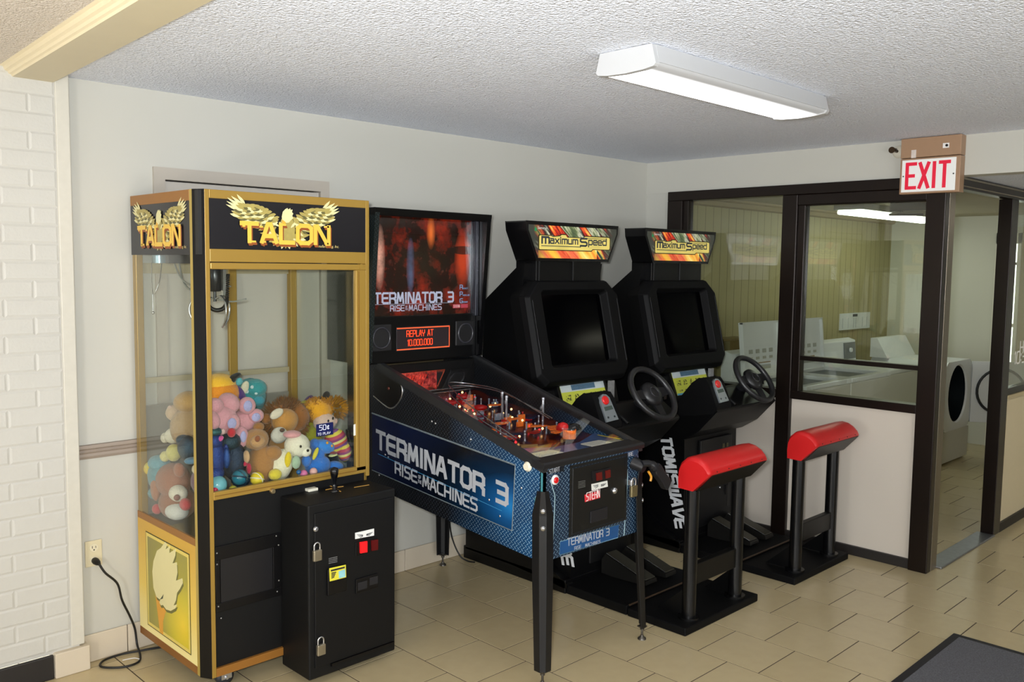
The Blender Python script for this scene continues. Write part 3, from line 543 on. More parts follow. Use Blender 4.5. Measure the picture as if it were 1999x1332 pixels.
# controls on the coin cabinet top
tz = lambda a, b: at(570+a/9.519, 900+b/9.518, 'z', BZ1)
p = tz(345, 555); sb_ = MB().box(p.x-.02, p.x+.026, p.y-.018, p.y+.022, BZ1, BZ1+.012).build('start_button', mat('d9d6c4', .3), cb, bevel=.002)
p = tz(785, 560); MB().lathe((p.x, p.y, BZ1), (0, 0, 1), [(.022, 0), (.022, .004), (.009, .007), (.008, .035), (.011, .045), (.017, .075), (.019, .088), (.015, .098), (.004, .102)]).build('joystick', mat('0a0a0d', .12), cb)
GM = mat('b0843a', .4)
for a, b_, c_, d_ in ((675, 460, 765, 490), (845, 495, 955, 480), (625, 545, 740, 520), (815, 540, 905, 575)):
    P0, P1 = tz(a, b_), tz(c_, d_); MB().tube([(P0.x, P0.y, BZ1+.001), (P1.x, P1.y, BZ1+.001)], .0025, 4).build('direction_mark', GM, cb)
for a, b_, c_, d_ in ((1030, 405, 1220, 365), (1155, 497, 1430, 450)):
    P0, P1 = tz(a, b_), tz(c_, d_); MB().tube([(P0.x, P0.y, BZ1+.0005), (P1.x, P1.y, BZ1+.0005)], .0022, 4).build('gold_print', GM, cb)
# price sticker and small notice on the front glass
P = lambda px, py: at(px, py, 'y', Y0+.004)
ss = card(MB(), [P(617, 829), P(617, 853), P(650, 848), P(650, 824)], (0, -1, 0)).build('price_sticker', mat('10164a', .3), cm)
LT = mat('e6e8f4', .4); tb = MB(); o_ = P(623, 840.5); uu = P(650, 836)-P(623, 840.5); letters(tb, '50¢', V((o_.x, Y0+.0018, o_.z)), (1, 0, 0), (0, 0, 1), .05, .021, .7, 1.6, .0005)
o_ = P(619.5, 850.5); letters(tb, 'TO PLAY', V((o_.x, Y0+.0018, o_.z)), (1, 0, 0), (0, 0, 1), .062, .010, .7, 1.5, .0005); tb.build('price_lettering', LT, ss)
sk = card(MB(), [P(690, 829), P(690, 851), P(702, 848), P(702, 826)], (0, -1, 0)).build('notice_sticker', mat('dcdad2', .4), cm); card(MB(), [P(695, 836), P(695, 845), P(701, 843), P(701, 834)], (0, -1, 0), .0022, .003).build('sticker_emblem', mat('c06a50', .4), sk)
# padlocks
def padlock(label, x, y, z, s=1.0, col='a9a08c'):
    t = thing('padlock', label, 'padlock', (x, y, z), 'padlocks on the machines')
    MB().box(x-.019*s, x+.019*s, y-.009, y+.007, z-.045*s, z).build('body', mat(col, .3, .85, noise=.1), t, bevel=.004)
    L = [(x-.013*s, y, z-.004)]+[(x-.013*s*math.cos(a), y, z+.016*s+.013*s*math.sin(a)) for a in [i*math.pi/8 for i in range(9)]]+[(x+.013*s, y, z-.004)]
    MB().tube(L, .0034*s, 8).build('shackle', CH, t)
p = zf(125, 250); padlock('upper silver padlock hanging on the black coin cabinet of the claw machine', p.x, yF-.010, p.z)
p = zf(160, 1125); padlock('lower silver padlock near the foot of the black coin cabinet of the claw machine', p.x, yF-.010, p.z)
# ================================================================ pinball machine
pb = thing('pinball_machine', 'black and blue TERMINATOR 3 pinball machine with diamond plate art standing on black legs', 'pinball machine', (-2.255, -.76, 0))
PX0, PX1, PF, PB = -2.575, -1.93, -1.45, -.07
BLKS = mat('070708', .3, noise=.1, spec=.35); BLKG = mat('070708', .2, noise=.1, spec=.4); CHR = mat('c4c6ca', .18, .95)
def m_plate(name, dark, mid, lo, hi):
    """printed tread plate: bright lens marks on a blue print that brightens towards the front of the cabinet"""
    t = NT(name); tc, x, y, z = t.xyz(); s = 48
    h = t.math('ADD', x, y); a = t.math('MULTIPLY', t.math('ADD', h, z), s); b = t.math('MULTIPLY', t.math('SUBTRACT', h, z), s)
    fa = t.math('SUBTRACT', t.math('FRACT', a), .5); fb = t.math('SUBTRACT', t.math('FRACT', b), .5)
    par = t.math('MODULO', t.math('ABSOLUTE', t.math('ADD', t.math('FLOOR', a), t.math('FLOOR', b))), 2)
    def lens(p, q): return t.math('ADD', t.math('POWER', t.math('DIVIDE', p, .50), 2), t.math('POWER', t.math('DIVIDE', q, .12), 2))
    l1, l2 = lens(fa, fb), lens(fb, fa)
    e = t.math('ADD', t.math('MULTIPLY', l1, par), t.math('MULTIPLY', l2, t.math('SUBTRACT', 1, par)))
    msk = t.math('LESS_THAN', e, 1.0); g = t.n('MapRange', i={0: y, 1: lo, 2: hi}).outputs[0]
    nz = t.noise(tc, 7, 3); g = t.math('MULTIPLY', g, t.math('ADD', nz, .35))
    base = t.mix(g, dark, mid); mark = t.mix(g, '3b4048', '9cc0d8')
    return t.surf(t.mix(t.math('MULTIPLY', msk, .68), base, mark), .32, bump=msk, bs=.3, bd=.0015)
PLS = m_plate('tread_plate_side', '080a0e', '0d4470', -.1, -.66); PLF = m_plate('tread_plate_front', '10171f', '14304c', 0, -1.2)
zb = lambda y: .505+(y-PF)*(.622-.505)/(PB-PF)      # underside
zr = lambda y: .912+(y-PF)*(1.232-.912)/(-.33-PF)   # top of the side rails
sidepoly = [(PF, zb(PF)), (PB, zb(PB)), (PB, 1.215), (-.33, 1.215), (PF, zr(PF)-.02)]
lc = MB().side(sidepoly, PX0, PX0+.018).build('side_panel', PLS, pb); MB().side(sidepoly, PX1-.018, PX1).build('side_panel', PLS, pb)
fp = MB().box(PX0, PX1, PF, PF+.018, zb(PF), zr(PF)-.02).build('front_panel', PLF, pb)
MB().prism([(PX0+.018, PF+.018, zb(PF)+.004), (PX1-.018, PF+.018, zb(PF)+.004), (PX1-.018, PB, zb(PB)+.004), (PX0+.018, PB, zb(PB)+.004)], (0, 0, .012)).box(PX0+.018, PX1-.018, PB-.015, PB, zb(PB), 1.21).build('cabinet_floor', mat('6b5a3e', .7), pb)
for a, c in ((PX0-.006, PX0+.022), (PX1-.022, PX1+.006)):
    MB().side([(PF-.004, zr(PF)), (-.33, zr(-.33)), (-.33, zr(-.33)-.042), (PF-.004, zr(PF)-.036)], a, c).build('side_rail', mat('2a2b2d', .35, .3), pb, bevel=.003)
MB().side([(PF-.012, zr(PF)-.021), (PF-.014, zr(PF)-.002), (PF-.008, zr(PF)+.005), (PF+.058, zr(PF)+.014), (PF+.058, zr(PF)-.02)], PX0-.008, PX1+.008).build('lockdown_bar', mat('1d1d1f', .35, .2), pb, bevel=.003)
# printed side art
def sdp(px, py): p = at(px, py, 'x', PX0); return (p.y, p.z)
def sart(nm, m_, L, d0, d1, par=lc): return plate(MB(), (PX0, 0, 0), (0, -1, 0), (0, 0, 1), [(-a, b) for a, b in L], d0, d1).build(nm, m_, par)
t = NT('blue_glow_print'); tc, x, y, z = t.xyz(); d1 = t.math('SQRT', t.math('ADD', t.math('POWER', t.math('MULTIPLY', t.math('ADD', y, .53), 1.0), 2), t.math('POWER', t.math('MULTIPLY', t.math('SUBTRACT', z, .70), 2.0), 2)))
SIDEART = t.surf(t.ramp(d1, [(0, '1a74b4'), (.13, '0e4678'), (.28, '072038'), (.5, '050a12'), (.9, '0a1430')]), .25)
quad = [(-.285, .972), (-1.291, .882), (-1.277, .600), (-.285, .686)]
sa = sart('side_art', SIDEART, quad, .0002, .0010); EDGE = mat('7e8a90', .3, .4, noise=.4, ns=60)
for k, (a, c) in enumerate(((0, 1), (1, 2), (2, 3))):
    A, B = V((PX0-.001, *quad[a])), V((PX0-.001, *quad[c])); MB().tube([A, B], .0045 if k == 0 else .0025, 4).build('art_border', EDGE, lc)
SIL = mat('b9bcc2', .3, .3, noise=.12, ns=25); sd = V((0, -1, -.113)).normalized(); sv = V((0, 0, 1))
tb = MB(); letters(tb, 'TERMINATOR 3', (PX0-.001, -.325, .808), sd, sv, .925, .080, 1.45, 1.5, .0006)
letters(tb, 'RISE', (PX0-.001, -.475, .706), sd, sv, .165, .052, 1.15, 1.4, .0006); letters(tb, 'MACHINES', (PX0-.001, -.685, .680), sd, sv, .375, .052, 1.15, 1.4, .0006)
letters(tb, 'OF', (PX0-.001, -.652, .711), sd, sv, .02, .015, .8, 1.5, .0005); letters(tb, 'THE', (PX0-.001, -.648, .690), sd, sv, .028, .014, .8, 1.5, .0005)
tb.build('title_lettering', SIL, sa)
MB().tube([(PX0-.0015, -.335, .776), (PX0-.0015, -1.215, .672)], .0015, 4).build('title_rule', mat('2f7fae', .3), sa)
# pivot plate with chrome rim near the backbox
pc = [(-.30, 1.20), (-.50, 1.165), (-.53, 1.11), (-.50, 1.05), (-.43, 1.015), (-.30, 1.06)]
pv = sart('pivot_art', mat('0b0b0c', .3), pc, .0002, .0012); MB().tube(spline([(PX0-.002, y, z) for y, z in pc[1:]], 6), .004, 6).build('chrome_rim', CHR, pv)
MB().lathe((PX0, -.42, 1.11), (-1, 0, 0), [(.008, 0), (.008, .004), (.004, .006)]).build('pivot_bolt', mat('5a2d24', .4, .5), pv)
for px, py in ((843, 823), (850, 827), (919, 858), (944, 852), (752, 888), (758, 893), (838, 945), (840, 952), (955, 976), (976, 1008), (740, 928), (1018, 953)):
    y, z = sdp(px, py); MB().ball((PX0, y, z), (.004, .006, .006), nu=8, nv=6).build('bolt', CHR, lc)
y, z = sdp(1031, 911); MB().lathe((PX0, y, z), (-1, 0, 0), [(.021, 0), (.021, .006), (.017, .009), (.015, .014)]).build('flipper_button', mat('d9d3bd', .3), lc)
sart('corner_print', mat('3f7d86', .3, noise=.2), [(-1.449, .89), (-1.438, .89), (-1.438, .79), (-1.405, .765), (-1.400, .55), (-1.408, .55), (-1.413, .76), (-1.449, .78)], .0002, .0009)
# front
ff = lambda px, py: at(px, py, 'y', PF)
def fart(nm, m_, L, d0, d1, par=fp): return card(MB(), L, (0, -1, 0), d0, d1).build(nm, m_, par)
dr_ = MB().box(-2.40, -2.045, PF-.006, PF, .588, .868).build('coin_door', mat('0d0d0d', .4, noise=.1), fp, bevel=.004)
MB().front([(-2.415, .578), (-2.03, .578), (-2.03, .882), (-2.415, .882), (-2.415, .87), (-2.042, .87), (-2.042, .586), (-2.402, .586), (-2.402, .87), (-2.415, .87)], PF-.003, PF-.0005).build('door_frame', mat('161616', .3), fp)
g4 = lambda a, b: at(1060+a/5.123, 860+b/5.123, 'y', PF-.006)
def door(nm, m_, L, d0, d1, par=dr_): return card(MB(), [g4(*p) for p in L], (0, -1, 0), d0, d1).build(nm, m_, par)
door('coin_slot_housing', mat('131317', .3), [(485, 310), (490, 410), (675, 365), (670, 270)], .0003, .006)
for L in ([(518, 325), (522, 400), (575, 388), (570, 312)], [(610, 302), (614, 378), (658, 366), (655, 288)]): door('coin_button', mat('5a1210', .25), L, .006, .011)
a = door('pricing_plate', mat('d8d8d0', .4), [(482, 438), (486, 502), (646, 462), (640, 402)], .0003, .002)
for k in range(3): door('print_line', INK, [(498+k*10, 452+k*12), (498+k*10, 457+k*12), (548, 446+k*8), (548, 441+k*8)], .0021, .0026, a); door('print_line', INK, [(575, 440+k*8), (575, 445+k*8), (628-k*10, 434+k*10), (628-k*10, 429+k*10)], .0021, .0026, a)
a = door('maker_badge', mat('c42c34', .4), [(414, 545), (418, 618), (570, 574), (566, 502)], .0003, .002); o_ = g4(428, 606); tb = MB(); letters(tb, 'STERN', V((o_.x, PF-.0082, o_.z)), g4(556, 550)-g4(428, 590), (0, 0, 1), .088, .034, .9, 1.3, .0005); tb.build('badge_lettering', mat('e8d8d4', .4), a)
MB().box(g4(485, 0).x, g4(655, 0).x, PF-.011, PF-.005, g4(570, 800).z, g4(570, 680).z).build('coin_return', mat('1b1b1f', .25), dr_, bevel=.002)
p = g4(714, 503); MB().lathe((p.x, PF-.006, p.z), (0, -1, 0), [(.015, 0), (.015, .005), (.010, .010), (.003, .012)]).build('door_lock', CHR, dr_)
for k in range(5): door('notice_line', mat('6a6a66', .5), [(352, 415+k*15), (352, 419+k*15), (422, 404+k*15), (422, 400+k*15)], .0003, .0008)
a = fart('start_label', mat('12171e', .3), [ff(1070, 918), ff(1070, 926), ff(1101, 920), ff(1101, 908)], .0002, .0006); o_ = ff(1072, 923); tb = MB(); letters(tb, 'START', V((o_.x, PF-.001, o_.z-.006)), (1, 0, .06), (0, 0, 1), .062, .017, .9, 1.4, .0005); tb.build('start_lettering', SIL, a)
p = ff(1083, 937); sbt = MB().lathe((p.x, PF, p.z), (0, -1, 0), [(.021, 0), (.021, .005), (.016, .008)]).build('start_ring', mat('d9d6d2', .3), fp); MB().lathe((p.x-.002, PF-.006, p.z), (0, -1, 0), [(.013, 0), (.013, .006), (.010, .008)]).build('start_button', mat('c01418', .25), sbt)
a = fart('fire_label', mat('1e3a57', .3), [ff(1219, 884), ff(1219, 893), ff(1244, 887), ff(1244, 876)], .0002, .0006); o_ = ff(1223, 889); tb = MB(); letters(tb, 'FIRE', V((o_.x, PF-.001, o_.z-.008)), (1, 0, .05), (0, 0, 1), .045, .016, .9, 1.4, .0005); tb.build('fire_lettering', SIL, a)
a = fart('title_plate', mat('1c4a7c', .3, noise=.2, ns=10), [ff(1093, 1058), ff(1092, 1084), ff(1206, 1050), ff(1208, 1024)], .0002, .001); MB().tube([ff(1093, 1058), ff(1092, 1084), ff(1206, 1050), ff(1208, 1024)], .002, 4, True).build('plate_border', mat('6c93a8', .3), a)
o_ = ff(1107, 1066); u_ = ff(1198, 1042)-ff(1107, 1066); tb = MB(); letters(tb, 'TERMINATOR 3', V((o_.x, PF-.0012, o_.z)), u_, (0, 0, 1), .275, .030, .9, 1.3, .0005)
o_ = ff(1121, 1073.5); letters(tb, 'RISE', V((o_.x, PF-.0012, o_.z)), u_, (0, 0, 1), .042, .013, .9, 1.4, .0005); o_ = ff(1142, 1068); letters(tb, 'MACHINES', V((o_.x, PF-.0012, o_.z)), u_, (0, 0, 1), .1, .013, .9, 1.4, .0005); tb.build('plate_lettering', SIL, a)
for L in ([(1074, 937), (1083, 968), (1082, 1000), (1077, 1090)], [(1222, 900), (1225, 930), (1222, 985), (1218, 1046)]): MB().tube([ff(*p) for p in L], .0028, 4).build('print_line', mat('8ba4ab', .3, noise=.3), fp)
# gun-grip plunger
gn = MB(); gn.cyl((-1.985, PF, .83), (-1.975, PF-.055, .815), .03, .024).tube(spline([(-1.99, PF-.05, .835), (-1.945, PF-.065, .83), (-1.90, PF-.075, .79)], 5), [.016]*6+[.022]*5, 10)
gn.loops([[V((-1.925+.075*s, PF-.075-.012*s, .815-.09*s))+V((.55*a*w_, 0, .8*a*w_))+V((0, b*.016, 0)) for a, b in ((1, 1), (1, -1), (-1, -1), (-1, 1))] for s, w_ in ((0, .022), (.15, .028), (.6, .024), (.95, .028), (1.05, .022))], cap0=True, cap1=True, smooth=False)
g = gn.build('gun_grip', mat('17171a', .4), pb, bevel=.003); MB().tube(spline([(-1.965, PF-.07, .80), (-1.95, PF-.075, .775), (-1.955, PF-.075, .755)], 4), .006, 6).build('trigger', mat('c98a2a', .35), g)
MB().ball((-1.99, PF-.01, .715), .012).build('plate_bolt', CHR, pb); box('latch_hasp', CH, pb, -2.025, -2.0, PF-.02, PF, .735, .76, .003)
p = g4(872, 545); padlock('brass padlock hanging on the front right of the pinball machine by the gun grip', -2.008, PF-.022, .735, 1.15, '9b8f6c')
# legs
LEG = mat('141416', .3, .2, noise=.08)
for x, y, sx, sy in ((PX0-.012, PF-.012, 1, 1), (PX1+.012, PF-.012, -1, 1), (PX0-.012, PB+.012, 1, -1), (PX1+.012, PB+.012, -1, -1)):
    zt = .80 if sy > 0 else .86; b = MB(); LL = []; fo = .034 if sy > 0 else .0
    for z, ww in ((zt, .034), (zt-.10, .062), (.45, .062), (.06, .050)):
        f = max(0, (zt-z)/zt); ox, oy = x-sx*fo*.6*f, y-sy*fo*f; c_ = ww*.34   # flattened outer corner, feet set a little outwards
        LL.append([(ox+sx*c_, oy, z), (ox+sx*ww, oy, z), (ox+sx*ww, oy+sy*.006, z), (ox+sx*(c_+.004), oy+sy*.006, z), (ox+sx*.006, oy+sy*(c_+.004), z), (ox+sx*.006, oy+sy*ww, z), (ox, oy+sy*ww, z), (ox, oy+sy*c_, z)])
    L = [[V(p) for p in q] for q in LL]
    if sx*sy < 0: L = [q[::-1] for q in L]
    lg = b.loops(L, cap0=True, cap1=True, smooth=False).build('leg', LEG, pb, bevel=.0015)
    cx_, cy_ = x-sx*fo*.56+sx*.020, y-sy*fo*.93+sy*.020
    MB().cyl((cx_, cy_, .02), (cx_, cy_, .07), .005).lathe((cx_, cy_, 0), (0, 0, 1), [(.020, 0), (.019, .006), (.008, .014), (.007, .02)]).lathe((cx_, cy_, .046), (0, 0, 1), [(.011, 0), (.011, .008)], 6).box(cx_-.016, cx_+.016, cy_-.016, cy_+.016, .058, .064).build('leveller', mat('5b5751', .35, .8), lg)
    for z in (zt-.08, zt-.15):
        f = (zt-z)/zt; p = V((x-sx*fo*.6*f+sx*.010, y-sy*fo*f+sy*.010, z)); MB().lathe(p, (-sx, -sy, 0), [(.011, -.002), (.011, .003), (.008, .006), (.003, .008)]).build('leg_bolt', CHR, lg)
# backbox
BX_0, BX_1 = -2.667, -1.925; bbk = MB().box(BX_0+.025, BX_1-.025, -.335, -.03, 1.22, 1.955).build('backbox', BLKS, pb)
cheek = [(-.03, 1.225), (-.03, 1.968), (-.44, 1.968), (-.375, 1.235), (-.35, 1.222)]
PLB = m_plate('tread_plate_backbox', '0a1512', '14281f', 0, -1.2)
MB().side(cheek, BX_0, BX_0+.026).build('cheek', PLB, bbk); MB().side(cheek, BX_1-.026, BX_1).build('cheek', BLKG, bbk, bevel=.003)
MB().side([(-.03, 1.955), (-.03, 1.972), (-.442, 1.972), (-.436, 1.935), (-.34, 1.945)], BX_0-.002, BX_1+.002).build('top_hood', BLKS, bbk, bevel=.003)
MB().box(BX_1-.05, BX_1-.026, -.375, -.335, 1.44, 1.94).build('side_moulding', mat('23242c', .18, .3), bbk, bevel=.004)
GX0, GX1, GZ0, GZ1 = -2.64, -1.982, 1.455, 1.942
t = NT('backglass_print'); tc, x, y, z = t.xyz(); nz = t.noise(tc, 7, 6, .65); n2 = t.noise(tc, 26, 5, .75)
def blob(cx_, cz_, sx_, sz_):
    return t.math('SUBTRACT', 1, t.math('SQRT', t.math('ADD', t.math('POWER', t.math('DIVIDE', t.math('ADD', x, -cx_), sx_), 2), t.math('POWER', t.math('DIVIDE', t.math('ADD', z, -cz_), sz_), 2))))
base = t.ramp(t.math('ADD', t.math('MULTIPLY', nz, .8), t.math('MULTIPLY', n2, .25)), [(.38, '070404'), (.5, '1e0705'), (.58, '5a140a'), (.68, '8c2410'), (.8, 'b8401c')])
b1 = t.math('MAXIMUM', blob(.215, 1.74, .06, .16), 0); c = t.mix(t.math('MINIMUM', t.math('MULTIPLY', b1, 1.5), 1), base, 'b23a1a')
b4 = t.math('GREATER_THAN', blob(.215, 1.785, .08, .022), 0); c = t.mix(t.math('MULTIPLY', b4, .85), c, '0a0707')
b2 = t.math('MAXIMUM', blob(-.32, 1.74, .035, .17), 0); c = t.mix(t.math('MINIMUM', t.math('MULTIPLY', t.math('MULTIPLY', b2, 2), n2), 1), c, 'd9a18c')
b3 = t.math('MAXIMUM', blob(-.0, 1.87, .03, .09), 0); c = t.mix(t.math('MINIMUM', t.math('MULTIPLY', b3, 1.2), 1), c, 'd36a2c')
b5 = t.math('MAXIMUM', blob(.30, 1.68, .05, .3), 0); c = t.mix(t.math('MINIMUM', t.math('MULTIPLY', b5, 2), 1), c, '0a0808')
b6 = t.math('MAXIMUM', blob(-.13, 1.70, .028, .15), 0); c = t.mix(t.math('MINIMUM', t.math('MULTIPLY', t.math('MULTIPLY', b6, 2.2), n2), 1), c, '5a6a8c'); b7 = t.math('MAXIMUM', blob(-.05, 1.72, .2, .12), 0); c = t.mix(t.math('MINIMUM', t.math('MULTIPLY', b7, .9), .6), c, '1e1c12')
ag = MB().box(GX0, GX1, -.345, -.336, GZ0, GZ1).build('backglass', t.surf(c, .08, emit=c, es=.4), bbk)
tb = MB(); letters(tb, 'TERMINATOR 3', (GX0+.035, -.3455, 1.518), (1, 0, 0), (0, 0, 1), .50, .048, 1.25, 1.35, .0006); letters(tb, 'RISE', (GX0+.13, -.3455, 1.478), (1, 0, 0), (0, 0, 1), .085, .027, 1, 1.4, .0006); letters(tb, 'MACHINES', (GX0+.245, -.3455, 1.478), (1, 0, 0), (0, 0, 1), .21, .027, 1, 1.4, .0006)
letters(tb, 'OF', (GX0+.223, -.3455, 1.493), (1, 0, 0), (0, 0, 1), .012, .009, .9, 1.5, .0005); letters(tb, 'THE', (GX0+.221, -.3455, 1.481), (1, 0, 0), (0, 0, 1), .016, .009, .9, 1.5, .0005)
tb.box(GX0+.01, GX0+.52, -.3463, -.3455, 1.511, 1.5125); tb.build('title_lettering', mat('aab0c4', .3, emit=.25), ag)
tb = MB()
for k, (a, s_) in enumerate((('R', 'OCKET'), ('P', 'ROPELLED'), ('G', 'RENADE'))): letters(tb, a, (-2.058, -.3455, 1.582-k*.036), (1, 0, 0), (0, 0, 1), .018, .021, 1.1, 1.3, .0006); letters(tb, s_, (-2.037, -.3455, 1.582-k*.036), (1, 0, 0), (0, 0, 1), .034 if k != 1 else .045, .007, .9, 1.4, .0006)
tb.build('initial_lettering', mat('6f9ac0', .3, emit=.25), ag)
for a in (0, .055):
    lo = MB().box(-2.105+a, -2.057+a, -.3462, -.345, 1.483, 1.503).build('badge', mat('b04050', .3, emit=.2), ag)
    if a == 0: letters(MB(), 'STERN', (-2.102, -.3465, 1.487), (1, 0, 0), (0, 0, 1), .042, .011, .9, 1.3, .0004).build('badge_lettering', mat('e8c8c8', .4), lo)
box('pane', glass('backbox_pane', (.96, .96, .96), 1.0), bbk, GX0-.004, GX1+.004, -.356, -.352, GZ0-.004, GZ1)
box('speaker_panel', BLKS, bbk, BX_0+.026, BX_1-.026, -.352, -.334, 1.225, 1.452, .003)
sp_ = lambda px, py: at(px, py, 'y', -.354)
for cx_ in (sp_(743, 657).x, sp_(907, 650).x):
    a = MB().box(cx_-.068, cx_+.062, -.362, -.352, 1.285, 1.415).build('speaker_grille', mat('111113', .5), bbk, bevel=.006); MB().ring((cx_, -.362, 1.35), (0, 1, 0), .05, .006).build('speaker_ring', mat('2b2b30', .25), a)
D0, D1 = sp_(774, 640), sp_(878, 672)
dm = box('score_display', mat('2b2326', .2), bbk, D0.x, D1.x, -.3545, -.352, 1.278, 1.398, .001); DOT = mat('f0401c', .4, emit=1.0, noise=.02)
MB().box(D0.x+.002, D1.x-.002, -.3552, -.3544, 1.388, 1.394).box(D0.x+.002, D1.x-.002, -.3552, -.3544, 1.282, 1.288).box(D1.x-.007, D1.x-.002, -.3552, -.3544, 1.282, 1.394).build('display_border', mat('d0542e', .4, emit=.6), dm)
tb = MB(); letters(tb, 'REPLAY AT', (D0.x+.063, -.3548, 1.348), (1, 0, 0), (0, 0, 1), .17, .030, 1.0, 1.4, .0005); letters(tb, '10.000.000', (D0.x+.068, -.3548, 1.302), (1, 0, 0), (0, 0, 1), .16, .030, 1.0, 1.4, .0005); tb.build('display_lettering', DOT, dm)
# playfield
zp = lambda y: .880+(y+1.40)*.155
t = NT('playfield_art'); tc, x, y, z = t.xyz(); v_ = t.n('TexVoronoi', i={'Vector': tc, 'Scale': 14.0}).outputs['Color']; nz = t.noise(tc, 9, 4)
c = t.ramp(nz, [(.28, '050508'), (.42, '0d1530'), (.48, '1a2c50'), (.54, '3c0f0b'), (.66, '7a2c14'), (.75, '100908')]); c = t.mix(.35, c, t.mix(1.0, v_, t.ramp(t.noise(tc, 30, 2), [(.4, '0a0a10'), (.7, '7a2c18')])))
pf = MB().prism([(PX0+.02, -1.40, zp(-1.40)), (PX1-.02, -1.40, zp(-1.40)), (PX1-.02, -.30, zp(-.30)), (PX0+.02, -.30, zp(-.30))], (0, 0, -.014)).build('playfield', t.surf(c, .2), pb)
REDA = NT('red_lamp_art'); tc = REDA.xyz()[0]; rc = REDA.ramp(REDA.noise(tc, 40, 4, .7), [(.35, '2a0a0a'), (.5, '9c1c1c'), (.65, 'd8564a')])
box('rear_backboard', mat('0d0b0b', .4), pf, PX0+.02, PX1-.02, -.345, -.335, zp(-.34), 1.21)
box('rear_sign', REDA.surf(rc, .4, emit=rc, es=.35), pf, PX0+.05, PX0+.30, -.42, -.41, 1.075, 1.175)
t2 = NT('apron_print'); n3 = t2.noise(t2.xyz()[0], 8, 4); AP = t2.surf(t2.mix(n3, '1c2c58', '5a74a6'), .3)
apn = MB().prism([(PX0+.022, -1.40, .913), (PX1-.03, -1.40, .913), (PX1-.03, -1.20, .928), (-2.16, -1.28, .922), (-2.33, -1.28, .922), (PX0+.022, -1.18, .930)], (0, 0, -.02)).build('apron', AP, pf)
CARD = mat('d4d0c4', .5, noise=.04)
for (a, b_) in ((PX0+.06, PX0+.20), (PX1-.26, PX1-.12)):
    cc_ = MB().flat([(a, -1.385), (b_, -1.385), (b_, -1.315), (b_-.01, -1.305), (a+.01, -1.305), (a, -1.315)], .9205, .922).build('instruction_card', CARD, apn)
    for k in range(4): box('print_line', mat('8c8678', .5), cc_, a+.012, b_-.015-.02*(k % 2), -1.37+k*.015, -1.3685+k*.015, .922, .9224)
lane = box('shooter_lane', mat('1c140e', .4), pf, PX1-.075, PX1-.03, -1.38, -.5, zp(-1.38), zp(-1.38)+.004); MB().cyl((PX1-.052, -1.39, .89), (PX1-.052, -1.30, .895), .004).build('plunger_rod', CHR, lane)
box('lane_print', mat('b9a528', .4, emit=.1), lane, PX1-.07, PX1-.06, -1.375, -1.25, .929, .9305)
rnd = random.Random(11); ORG = NT('amber_plastic'); oc = ORG.mix(ORG.noise(ORG.xyz()[0], 60, 3), '7c1c0c', 'd8742c'); AMB = ORG.surf(oc, .15, emit=oc, es=.6)
BULB = mat('ffc078', .3, emit=5.0, noise=.01); RBULB = mat('ff2a30', .3, emit=2.0, noise=.01); POST = mat('b9bcc4', .15, .7); RUB = mat('1a1a1c', .5)
RPL = mat('8c1410', .15, emit=.25, noise=.3, ns=60); CLP = mat('24304c', .12, noise=.4, ns=50); RP = mat('a01414', .2, emit=.12); CLR = mat('8a96a6', .08, .2)
for k in range(22):
    x, y = rnd.uniform(-2.50, -2.08), rnd.uniform(-1.15, -.50); MB().box(x-.018, x+.018, y-.006, y+.006, zp(y)+.002, zp(y)+rnd.uniform(.018, .04)).build('target', rnd.choice((AMB, RP, AMB, CLR)), pf)
# slingshots, flippers, bumpers, ramps
for s_ in (-1, 1):
    xc = -2.29+s_*.14; MB().flat([(xc+s_*.05, -1.13), (xc+s_*.055, -1.0), (xc-s_*.02, -1.11)], zp(-1.08)+.022, zp(-1.08)+.026).build('slingshot_plastic', AMB, pf)
    MB().flat([(xc+s_*.05, -1.13), (xc+s_*.055, -1.0), (xc-s_*.02, -1.11)], zp(-1.08)+.006, zp(-1.08)+.018).build('slingshot_rubber', RUB, pf)
    MB().flat([(xc+s_*.01, -1.19), (xc+s_*.0, -1.17), (xc-s_*.065, -1.215), (xc-s_*.06, -1.225)], zp(-1.2)+.006, zp(-1.2)+.020).build('flipper', mat('8c6a3c', .3), pf, bevel=.003)
for x, y in ((-2.36, -.62), (-2.22, -.56), (-2.27, -.74)):
    b_ = MB().lathe((x, y, zp(y)), (0, 0, 1), [(.034, 0), (.034, .008), (.022, .012), (.022, .035), (.036, .038), (.034, .05), (.01, .056)]).build('pop_bumper', RP, pf); MB().ring((x, y, zp(y)+.03), (0, 0, 1), .032, .002).build('bumper_ring', CHR, b_)
for k in range(60):
    x = rnd.uniform(PX0+.05, PX1-.1); y = rnd.uniform(-1.12, -.42); MB().lathe((x, y, zp(y)), (0, 0, 1), [(.006, 0), (.004, .006), (.004, .026), (.006, .03), (.003, .034)], 8).build('post', rnd.choice((POST, POST, RP, CLR)), pf)
for k in range(34):
    x = rnd.uniform(PX0+.06, PX1-.14); y = rnd.uniform(-1.16, -.42); MB().ball((x, y, zp(y)+.02), .0055, nu=8, nv=6).build('lamp_bulb', BULB if k % 4 else RBULB, pf)
